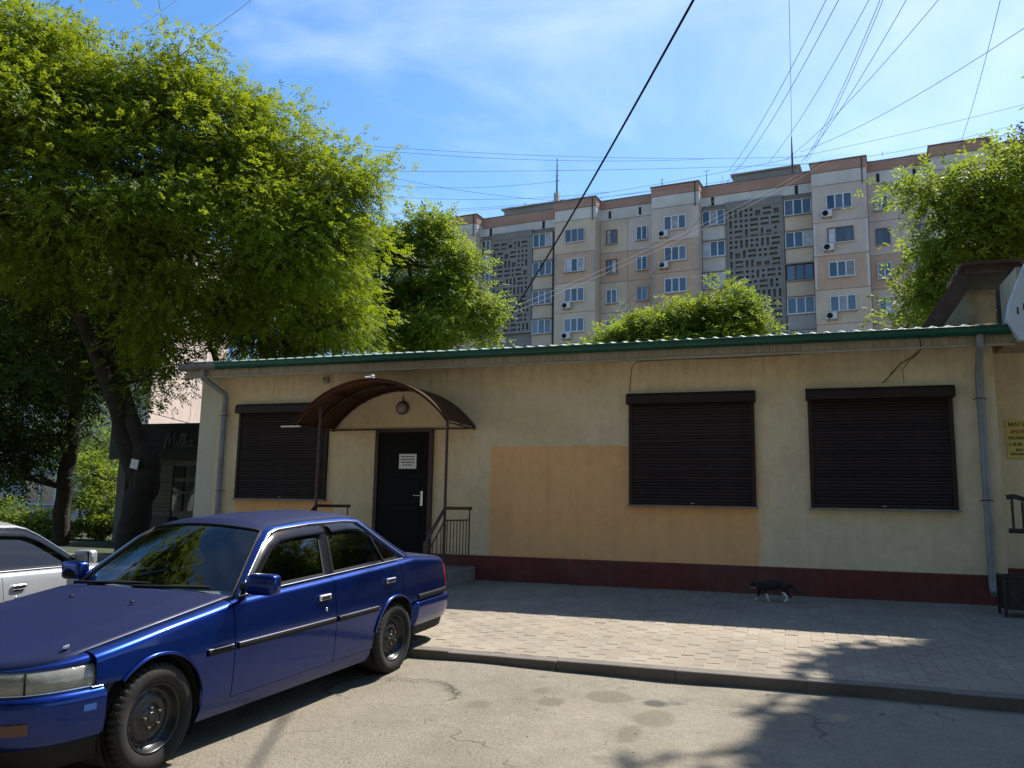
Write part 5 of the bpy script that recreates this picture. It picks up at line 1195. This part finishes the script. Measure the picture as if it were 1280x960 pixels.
def tree(name, label, cat, base, stems, lobes, leafmat, bark, kind, nclus, nleaf, ll, seed, gap=-.12, droop=.35, spread=.42, trunk_r=.22, twig=True, bare=0, group=None, shell=.35, clump=9):
    g = np.random.default_rng(seed); base = Vector(base)
    root = empty(name, label, cat, group, loc=base)
    b = MB()
    for pts, r0, r1 in stems:
        pts = [Vector(p) for p in pts]; fine = catmull([tuple(p) for p in pts], 6) if len(pts) > 2 else np.array([tuple(p) for p in pts]); k = len(fine)
        fine = fine+np.sin(np.arange(k)[:, None]*1.3+np.array([0, 2, 4]))*.03*np.minimum(1, np.arange(k)/6)[:, None]
        b.tube([Vector(p)-base for p in fine], [r0+(r1-r0)*(i/(k-1))**.8 for i in range(k)], 10)
    ends = [Vector(p) for st_ in stems for p in st_[0][1:]]
    tot = sum(l[1]**2.2 for l in lobes); CL = []; tw = MB()
    for c, r in lobes:
        c = Vector(c); rr = np.array([r, r, r*.85]); n = max(4, int(nclus*r**2.2/tot))
        e = min(ends, key=lambda q: (q-c).length) if ends else base
        mid = (e+c)/2+Vector(g.normal(0, .12, 3)*r)+Vector((0, 0, -.1*r))
        lr = .018+.016*r
        b.tube([e-base, mid-base, c-base], [lr*1.7, lr*1.2, lr*.6], 6)
        ns = max(3, int(clump*r**.8)) if clump else 0
        D = unit(g.normal(size=(n*3, 3))); rad = (shell+(1-shell)*g.random(n*3)**.55)[:, None]
        if ns:
            sd_ = unit(g.normal(size=(ns, 3))+np.array([0, 0, .25])); sc_ = np.array(c)+sd_*rr*g.uniform(.45, .92, (ns, 1)); sr = r*g.uniform(.36, .60, ns)*(1.25 if clump > 12 else 1)
            pick = g.integers(ns, size=n*3); Pp = sc_[pick]+D*(g.random((n*3, 1))**.45)*sr[pick][:, None]*np.array([1.1, 1.1, .55])
        else: Pp = np.array(c)+D*rr*rad
        keep = vnoise(Pp, 2.2, seed) > gap+g.normal(0, .12, n*3); Pp = Pp[keep][:n]
        CL.append(Pp)
        for p in Pp[::2 if len(Pp) > 14 else 1]:
            p = Vector(p); m_ = (c+p)/2+Vector(g.normal(0, .10, 3)*r)
            tw.tube([c-base, m_-base, p-base], [lr*.5, lr*.28, .004], 4, cap=False)
    for i in range(bare):
        c, r = lobes[g.integers(len(lobes))]; c = Vector(c); p = c+Vector(unit(g.normal(size=3)))*r*1.0+Vector((0, 0, -r*.5)); m_ = (c+p)/2+Vector(g.normal(0, .25, 3)*r)
        tw.tube([c-base, m_-base, p-base, p-base+Vector(g.normal(0, .25, 3))], [.014, .010, .006, .003], 4, cap=False)
    b.build('trunk', bark, root, fix=False)
    if twig: tw.build('branches', bark, root, fix=False, kind='stuff')
    CL = np.concatenate(CL); m = len(CL)
    idx = np.repeat(np.arange(m), nleaf); N_ = len(idx)
    off = g.normal(0, 1, (N_, 3))*spread*np.array([1, 1, .5]); P = CL[idx]+off
    cen = np.array([l[0] for l in lobes]); rl = np.array([l[1] for l in lobes])
    di = np.argmin(np.linalg.norm(CL[:, None]-cen[None], axis=2)/rl, axis=1); outd = unit(CL-cen[di])[idx]
    A = unit(off/spread*.6+outd*.7+g.normal(0, .5, (N_, 3))+np.array([0, 0, -droop])); Nn = unit(g.normal(0, .55, (N_, 3))+np.array([0, 0, 1.0])+outd*.25)
    me = leaf_mesh('crown', P-np.array(base), A, Nn, ll*g.uniform(.65, 1.2, N_), kind, g, g.random(m)[idx]); link('crown', me, leafmat, root, kind=None)
    return root
D1 = 17.0
def Lp(L): return [(at_d(px, py, d), r) for px, py, d, r in L]
tb_ = at_d(163, 693, D1); tb_.z = .42
tree('acacia_tree', 'big leafy acacia with forked dark trunk towering over the left end of the shop', 'tree', tb_,
     [([tb_, at_d(170, 640, D1), at_d(184, 595, D1), at_d(182, 565, D1)], .33, .25),
      ([at_d(178, 610, D1), at_d(158, 560, D1), at_d(143, 500, D1), at_d(122, 450, D1), at_d(95, 380, 16.6), at_d(70, 290, 16.2), at_d(60, 200, 16)], .22, .07),
      ([at_d(184, 585, D1), at_d(170, 540, D1), at_d(150, 480, 17.2), at_d(135, 430, 17.4), at_d(160, 340, 17.6), at_d(200, 240, 17.6), at_d(225, 130, 17.4)], .20, .05),
      ([at_d(128, 440, D1), at_d(165, 412, 17.2), at_d(215, 395, 17.4), at_d(255, 370, 17.8), at_d(310, 320, 18), at_d(370, 260, 18.2)], .14, .05),
      ([at_d(160, 340, 17.6), at_d(240, 290, 17.8), at_d(300, 210, 17.6)], .10, .04)],
     Lp([(-70, 60, 17, 1.7), (10, 70, 17, 1.5), (85, 105, 17, 1.45), (40, 180, 16, 1.6), (150, 125, 17, 1.3), (215, 140, 17.2, 1.15), (222, 72, 17.2, .62), (250, 80, 17.2, .35), (275, 165, 17.5, 1.2), (345, 200, 18, 1.25), (400, 240, 18, 1.15), (440, 240, 18.3, .75), (455, 215, 18.3, .42),
         (170, 215, 16, 1.5), (295, 265, 17, 1.5), (430, 310, 18, .95), (385, 345, 18, 1.2), (235, 310, 16.5, 1.4), (325, 390, 18.5, 1.0), (110, 270, 15.8, 1.4), (-10, 270, 16, 1.6), (425, 400, 18.8, .9), (200, 400, 17, .95), (185, 470, 17.0, .55), (160, 350, 16.5, 1.0), (-80, 200, 16.5, 1.7), (350, 300, 16.8, 1.1), (55, 330, 16.6, 1.2), (270, 390, 17.5, .8), (310, 190, 17.6, 1.0), (375, 290, 18, 1.1), (120, 180, 16.6, 1.3), (250, 235, 17, 1.2), (20, 130, 16.5, 1.3)]),
     ACACIA, BARK, 'pinnate', 2150, 29, .20, 21, gap=-.45, droop=.25, spread=.27, bare=130, clump=18)
pp = at_d(168, 580, D1-.34); q = MB(); q.box((0, 0, 0), (.19, .012, .19), Matrix.Rotation(.18, 3, 'Y')); props(q.build('paper_tag', PAPER, loc=pp), 'small white paper tag pinned to the forked acacia trunk', 'paper'); bpy.context.view_layer.update()
D6 = 20.5
tb6 = at_d(352, 690, D6); tb6.z = .5
tree('acacia_tree', 'dark-stemmed acacia behind the shop roof under the big crown', 'tree', tb6,
     [([tb6, at_d(356, 560, D6), at_d(362, 450, D6), at_d(352, 380, D6), at_d(345, 330, D6)], .20, .10), ([at_d(362, 450, D6), at_d(385, 410, D6), at_d(430, 380, D6)], .12, .05), ([at_d(340, 520, D6), at_d(325, 430, D6), at_d(318, 380, D6)], .08, .04), ([at_d(268, 700, D6), at_d(272, 470, D6), at_d(262, 430, D6), at_d(285, 390, D6)], .09, .05)],
     Lp([(300, 390, D6, .9), (345, 350, D6, 1.0), (395, 370, D6, 1.1), (425, 405, D6, .9), (420, 430, D6, .8), (310, 330, D6, .9), (430, 350, D6, .8), (385, 310, D6, 1.1), (270, 420, D6, .35), (305, 428, D6, .6), (350, 425, D6, .75), (395, 432, D6, .75), (440, 430, D6, .6)]),
     ACACIA, BARK, 'pinnate', 520, 24, .21, 29, gap=-.1, spread=.30, bare=50)
D2 = 23.0
mb0 = at_d(545, 690, D2); mb0.z = .45
tree('acacia_tree', 'rounder acacia behind the shop roof in front of the farther lattice shaft', 'tree', mb0,
     [([mb0, at_d(540, 560, D2), at_d(548, 450, D2), at_d(555, 390, D2)], .2, .12), ([at_d(548, 450, D2), at_d(520, 390, D2), at_d(510, 330, D2)], .1, .05), ([at_d(548, 430, D2), at_d(590, 395, D2), at_d(612, 385, D2)], .08, .04)],
     Lp([(495, 324, D2, 0.96), (530, 299, D2, 0.72), (555, 334, D2, 0.86), (550, 379, D2-.5, 1.06), (578, 376, D2, 0.77), (594, 404, D2, 0.48), (490, 384, D2, 1.06), (460, 334, D2, 0.86), (520, 414, D2, 1.06), (460, 404, D2, 0.96), (602, 424, D2, 0.27), (535, 279, D2, 0.38)]),
     WALNUT, BARK2, 'walnut', 560, 24, .28, 33, gap=-.28, spread=.26)
D3 = 27.0
wb0 = at_d(865, 690, D3); wb0.z = .45
tree('walnut_tree', 'bright walnut crown rising just above the middle of the green gutter', 'tree', wb0,
     [([wb0, at_d(865, 560, D3), at_d(870, 450, D3), at_d(880, 390, D3)], .22, .08)],
     Lp([(790, 429, D3, 0.92), (830, 414, D3, 0.97), (870, 404, D3, 1.06), (905, 399, D3, 0.88), (918, 376, D3, 0.48), (945, 419, D3, 0.84), (765, 439, D3, 0.57), (975, 432, D3, 0.48), (850, 444, D3-.5, 1.14), (920, 439, D3-.5, 1.06), (800, 454, D3, 1.06), (730, 452, D3, 0.44), (905, 359, D3, 0.19), (960, 399, D3, 0.31), (850, 386, D3, 0.35)]),
     WALNUT, BARK2, 'walnut', 560, 24, .29, 44, gap=-.3, spread=.26)
D4 = 19.0
rb0 = Vector((8.2, 17.6, .5)); rt = at_d(1330, 360, D4)
tree('walnut_tree', 'large walnut tree overhanging the roof hood and pale blue sign', 'tree', rb0,
     [([rb0, Vector((8.2, 17.6, 3)), at_d(1320, 420, D4), rt], .26, .14), ([at_d(1320, 420, D4), at_d(1275, 365, D4), at_d(1240, 335, D4), at_d(1190, 290, D4)], .10, .03), ([rt, at_d(1270, 330, D4), at_d(1250, 260, D4), at_d(1230, 220, D4)], .09, .03), ([rt, at_d(1370, 250, D4), at_d(1400, 120, D4)], .12, .05)],
     Lp([(1212, 240, D4, .80), (1162, 235, D4, .55), (1140, 225, D4, .28), (1187, 300, D4, .85), (1157, 310, D4, .48), (1247, 270, D4, 1.0), (1237, 335, D4, .9), (1287, 300, D4, 1.0), (1277, 220, D4, .7), (1187, 365, D4, .75), (1152, 380, D4, .62), (1132, 410, D4, .42), (1222, 400, D4, .8), (1322, 240, D4, 1.2), (1362, 310, D4, 1.3), (1382, 160, D4, 1.5), (1442, 90, D4, 1.7), (1442, 240, D4, 1.6), (1322, 380, D4, 1.0), (1257, 190, D4, .35)]),
     WALNUT, BARK, 'walnut', 760, 22, .30, 55, gap=-.25, spread=.30)
# conifer tip at the right edge
cb0 = Vector((11.5, 24.0, .5)); ct = at_d(1283, 150, 26)
tree('conifer_tree', 'dark conifer tip rising behind the large walnut tree', 'tree', (ct.x, ct.y, .5), [([(ct.x, ct.y, .5), (ct.x, ct.y, 6), tuple(ct)], .2, .02)],
     [((ct.x+.1*math.sin(i*2.1), ct.y, ct.z-.25-i*.42), .22+.115*i) for i in range(11)], CONIF, BARK, 'x', 260, 26, .16, 66, gap=-.6, spread=.16, droop=.1, clump=False)
# shade tree at the far left
D5 = 21.0
sb0 = at_d(76, 668, D5); sb0.z = .5
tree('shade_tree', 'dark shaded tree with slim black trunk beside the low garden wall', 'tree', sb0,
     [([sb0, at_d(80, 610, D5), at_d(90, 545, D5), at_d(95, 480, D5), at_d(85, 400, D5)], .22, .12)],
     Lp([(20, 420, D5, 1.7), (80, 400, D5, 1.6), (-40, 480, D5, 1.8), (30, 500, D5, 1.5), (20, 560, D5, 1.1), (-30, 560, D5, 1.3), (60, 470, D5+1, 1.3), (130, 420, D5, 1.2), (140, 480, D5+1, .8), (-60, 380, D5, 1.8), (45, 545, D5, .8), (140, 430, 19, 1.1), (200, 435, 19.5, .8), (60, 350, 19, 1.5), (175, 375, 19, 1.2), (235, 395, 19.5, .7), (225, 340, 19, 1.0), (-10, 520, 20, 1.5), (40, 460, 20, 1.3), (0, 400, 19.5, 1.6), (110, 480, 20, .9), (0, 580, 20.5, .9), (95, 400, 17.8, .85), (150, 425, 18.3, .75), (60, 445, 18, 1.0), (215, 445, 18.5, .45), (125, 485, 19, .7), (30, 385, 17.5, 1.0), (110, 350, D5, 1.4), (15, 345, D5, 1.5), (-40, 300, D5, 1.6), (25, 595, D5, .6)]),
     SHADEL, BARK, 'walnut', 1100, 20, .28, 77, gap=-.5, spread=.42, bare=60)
# shrubs in the sunny garden
def shrub(px, py, d, r, label, seed, mat=WALNUT, n=60, kind='x', ll=.14):
    c = at_d(px, py, d); b = Vector((c.x, c.y, .5)); tree('shrub', label, 'shrub', b, [([b, (b+c)/2, c], .05, .02)], [(c, r), (c+Vector((r*.7, .2, -r*.3)), r*.8), (c+Vector((-r*.7, .2, -r*.3)), r*.8), (Vector((c.x, c.y, max(.9, c.z-r))), r*.9)], mat, BARK2, kind, n, 26, ll, seed, gap=-.5, spread=r*.25, group='garden shrubs behind the silver car')
shrub(118, 590, 25, .8, 'tall sunlit shrub between the slim trunk and forked trunk', 81); shrub(115, 628, 24.6, .62, 'rounded leafy shrub at the foot of the tall sunlit shrub', 82, n=50)
shrub(128, 655, 24.2, .5, 'low bright ground shrub above the garden wall', 83, n=40); shrub(30, 640, 24.5, .7, 'pale shrub beside lilac flowers behind the silver car', 84, n=50); shrub(60, 655, 24, .5, 'small shrub close against the slim dark trunk', 85, n=40)
shrub(110, 540, 27, 1.1, 'leafy bush filling the gap high beside the slim trunk', 86, n=70)
shrub(140, 560, 28, 1.0, 'leafy bush partly behind the kiosk corner panel', 87, n=60)
fl = at_d(38, 642, 24); fr_ = empty('iris_plant', 'lilac blue iris flower on a pale stalk behind the silver car', 'flower', loc=(fl.x, fl.y, .5))
q = MB(); q.tube([(0, 0, 0), (0, 0, fl.z-.5)], .015, 5); q.build('stalk', plain('stalk', (.25, .30, .12), .7, bump=0), fr_)
IR = plain('iris_petal', (.30, .28, .62), .6, bump=0)
for i in range(7):
    a = i*.9; q = MB(); c = Vector((.10*math.cos(a), .10*math.sin(a), fl.z-.5+.05*(i % 3))); q.add([(0, 0, c.z-.06), (c.x*.6-.05*math.sin(a), c.y*.6+.05*math.cos(a), c.z+.05), (c.x, c.y, c.z-.02), (c.x*.6+.05*math.sin(a), c.y*.6-.05*math.cos(a), c.z+.05)], [(0, 1, 2, 3)]); q.build('petal', IR, fr_)
# a far wood behind the garden, so the yard does not open on bare horizon
g = np.random.default_rng(5)
P = np.concatenate([np.stack([g.uniform(-75, -24, 9000), g.uniform(44, 60, 9000), np.abs(g.normal(0, 3.2, 9000))+.6], 1)]); A = unit(g.normal(size=P.shape)); Nn = unit(g.normal(0, .6, P.shape)+[0, 0, 1])
props(link('far_wood', leaf_mesh('far_wood', P, A, Nn, g.uniform(.5, 1.0, len(P)), 'x', g), SHADEL, kind='stuff'), 'far dark mass of trees beyond the garden', 'trees')
# trees of the yard outside the frame: one shades the right paving, one shows in the car glass, the rest added to block sky light
Lobs = [(Vector((x+.28, y+1.1, 12.4+.5*math.sin(x*3+y))), r) for x, y, r in ((5.4, 15.3, .9), (4.9, 13.9, 1.3), (4.7, 12.3, 1.5), (5.1, 10.7, 1.5), (6.3, 9.3, 1.5), (6.0, 14.6, 1.6), (6, 12.6, 1.8), (6, 10.9, 1.8), (8, 14, 1.7), (8, 12, 1.7), (8, 10, 1.6), (8.0, 8.2, 1.4), (9.5, 12, 1.7), (9.5, 9.5, 1.6))]
def unseen_tree(x, y, zc, r, label, seed, n=150, lobes=None, shell=.35, nl=34, spread=.45):
    b = Vector((x, y, road_z(y)))
    L = lobes or [(Vector((x+r*.8*math.cos(a), y+r*.8*math.sin(a), zc+.4*r*math.sin(3*a))), r*.75) for a in np.linspace(0, 6.28, 6)[:-1]]+[(Vector((x, y, zc+r*.5)), r)]
    tree('unseen_tree', label, 'tree', b, [([b, (x, y, zc*.5), (x, y, zc)], .25, .1)], L, WALNUT, BARK2, 'x', n, nl, .42 if nl > 30 else .6, seed, gap=-1.5, spread=spread, shell=shell, clump=False, group='yard trees around the parking place')
unseen_tree(7.2, 13.4, 11.0, 2.6, 'tall yard tree beyond the recessed shop, shading the paving by the bin', 91, n=2600, lobes=Lobs, shell=.0, nl=31, spread=.24)
for x, y, lb, sd_ in ((10, -5.5, 'unseen tree behind the parking place toward the grey block, added to block sky light', 92), (1, -7, 'unseen tree across the drive from the blue car, added to block sky light', 93), (-9, -6.5, 'unseen tree across the drive from the silver car, added to block sky light', 94), (16.5, 1.5, 'unseen tree to the right of the parking place, added to block sky light', 96), (-14.5, 2.5, 'yard tree beyond the silver car', 95)):
    unseen_tree(x, y, 8.0 if sd_ != 95 else 10.5, 3.3, lb, sd_, n=300, nl=20)

# ------------------------------------------------------------------ overhead cables
CABM = plain('cable_black', (.014, .014, .015), .9, bump=0, spec=.1); CABG = plain('cable_grey', (.10, .12, .15), .9, bump=0, spec=.1); CABL = plain('cable_pale', (.30, .29, .27), .9, bump=0, spec=.1)
def cable(a, b, sag, r, label, mat=CABM, n=22):
    A, B = at_d(*a), at_d(*b); q = MB(); q.tube([A.lerp(B, t)-Vector((0, 0, 4*sag*t*(1-t))) for t in np.linspace(0, 1, n)], r, 5)
    props(q.build('overhead_cable', mat), label, 'cable', 'overhead cables across the sky')
cable((960, -170, 9), (632, 404, 25), .18, .019, 'thick black cable sloping down from the sky to the rounder acacia')
RIGHT = [((985, -60, 40), (990, 190, 66)), ((1062, -60, 28), (912, 212, 66)), ((1080, -62, 28), (922, 212, 66)), ((1118, -60, 30), (960, 204, 66)), ((1124, -60, 30), (1006, 200, 66)), ((1128, -60, 30.5), (1009, 201, 66)), ((1166, -60, 30), (1002, 202, 66)), ((1226, -65, 30), (982, 200, 66)), ((1340, -5, 30), (1000, 190, 66)), ((1265, -62, 30), (1194, 196, 60))]
RL = ['thin cable hanging almost straight down to the leaning mast tip', 'thin cable of the close pair reaching the nearer lift room', 'thin cable of the close pair reaching the nearer lift room', 'thin cable slanting to the roof just short of the leaning mast', 'thin cable of the tight pair landing just past the leaning mast', 'thin cable of the tight pair landing just past the leaning mast', 'thin single cable beside the tight pair past the leaning mast', 'thin cable slanting across the leaning mast to the lift room', 'long shallow cable sloping from above the large walnut to the leaning mast', 'steep thin cable dropping behind the top of the large walnut']
for i, (a, b) in enumerate(RIGHT): cable(a, b, .6, .014, RL[i], CABG if i % 2 else CABM)
for i, (a, b) in enumerate([((430, 180, 60), (1010, 196, 64)), ((430, 184, 60), (880, 199, 64)), ((440, 214, 60), (1290, 190, 64)), ((440, 228, 60), (700, 226, 66)), ((450, 243, 60), (760, 240, 66)), ((430, 208, 60), (720, 252, 66)), ((460, 268, 62), (850, 232, 66)), ((470, 270, 62), (620, 285, 66)), ((700, 250, 66), (1290, 128, 60)), ((1000, 205, 66), (1290, 150, 60)), ((900, 228, 66), (1290, 160, 60)), ((560, 262, 66), (1000, 210, 66)), ((690, 255, 67), (980, 218, 67))]):
    cable(a, b, .5, .013, 'thin cable strung level between roofs against the blue sky', CABG)
for i, (a, b) in enumerate([((636, 386, 26), (1045, 188, 64)), ((640, 391, 26), (1052, 190, 64))]): cable(a, b, .5, .0065, 'pale thin cable crossing the apartment front up from the rounder acacia', CABL)
cable((925, 205, 66), (735, 430, 30), .4, .016, 'dark cable descending across the apartment front to the walnut crown')
for a, b, t_ in (((192, -40, 18), (207, 48, 17.5), 'short cable dropping steeply into the acacia top spur'), ((340, -22, 20), (256, 42, 18), 'cable slanting into the acacia just right of its spur'), ((240, -15, 22), (140, 55, 18), 'cable slanting into the acacia left of its spur')): cable(a, b, .05, .006, t_, CABG)
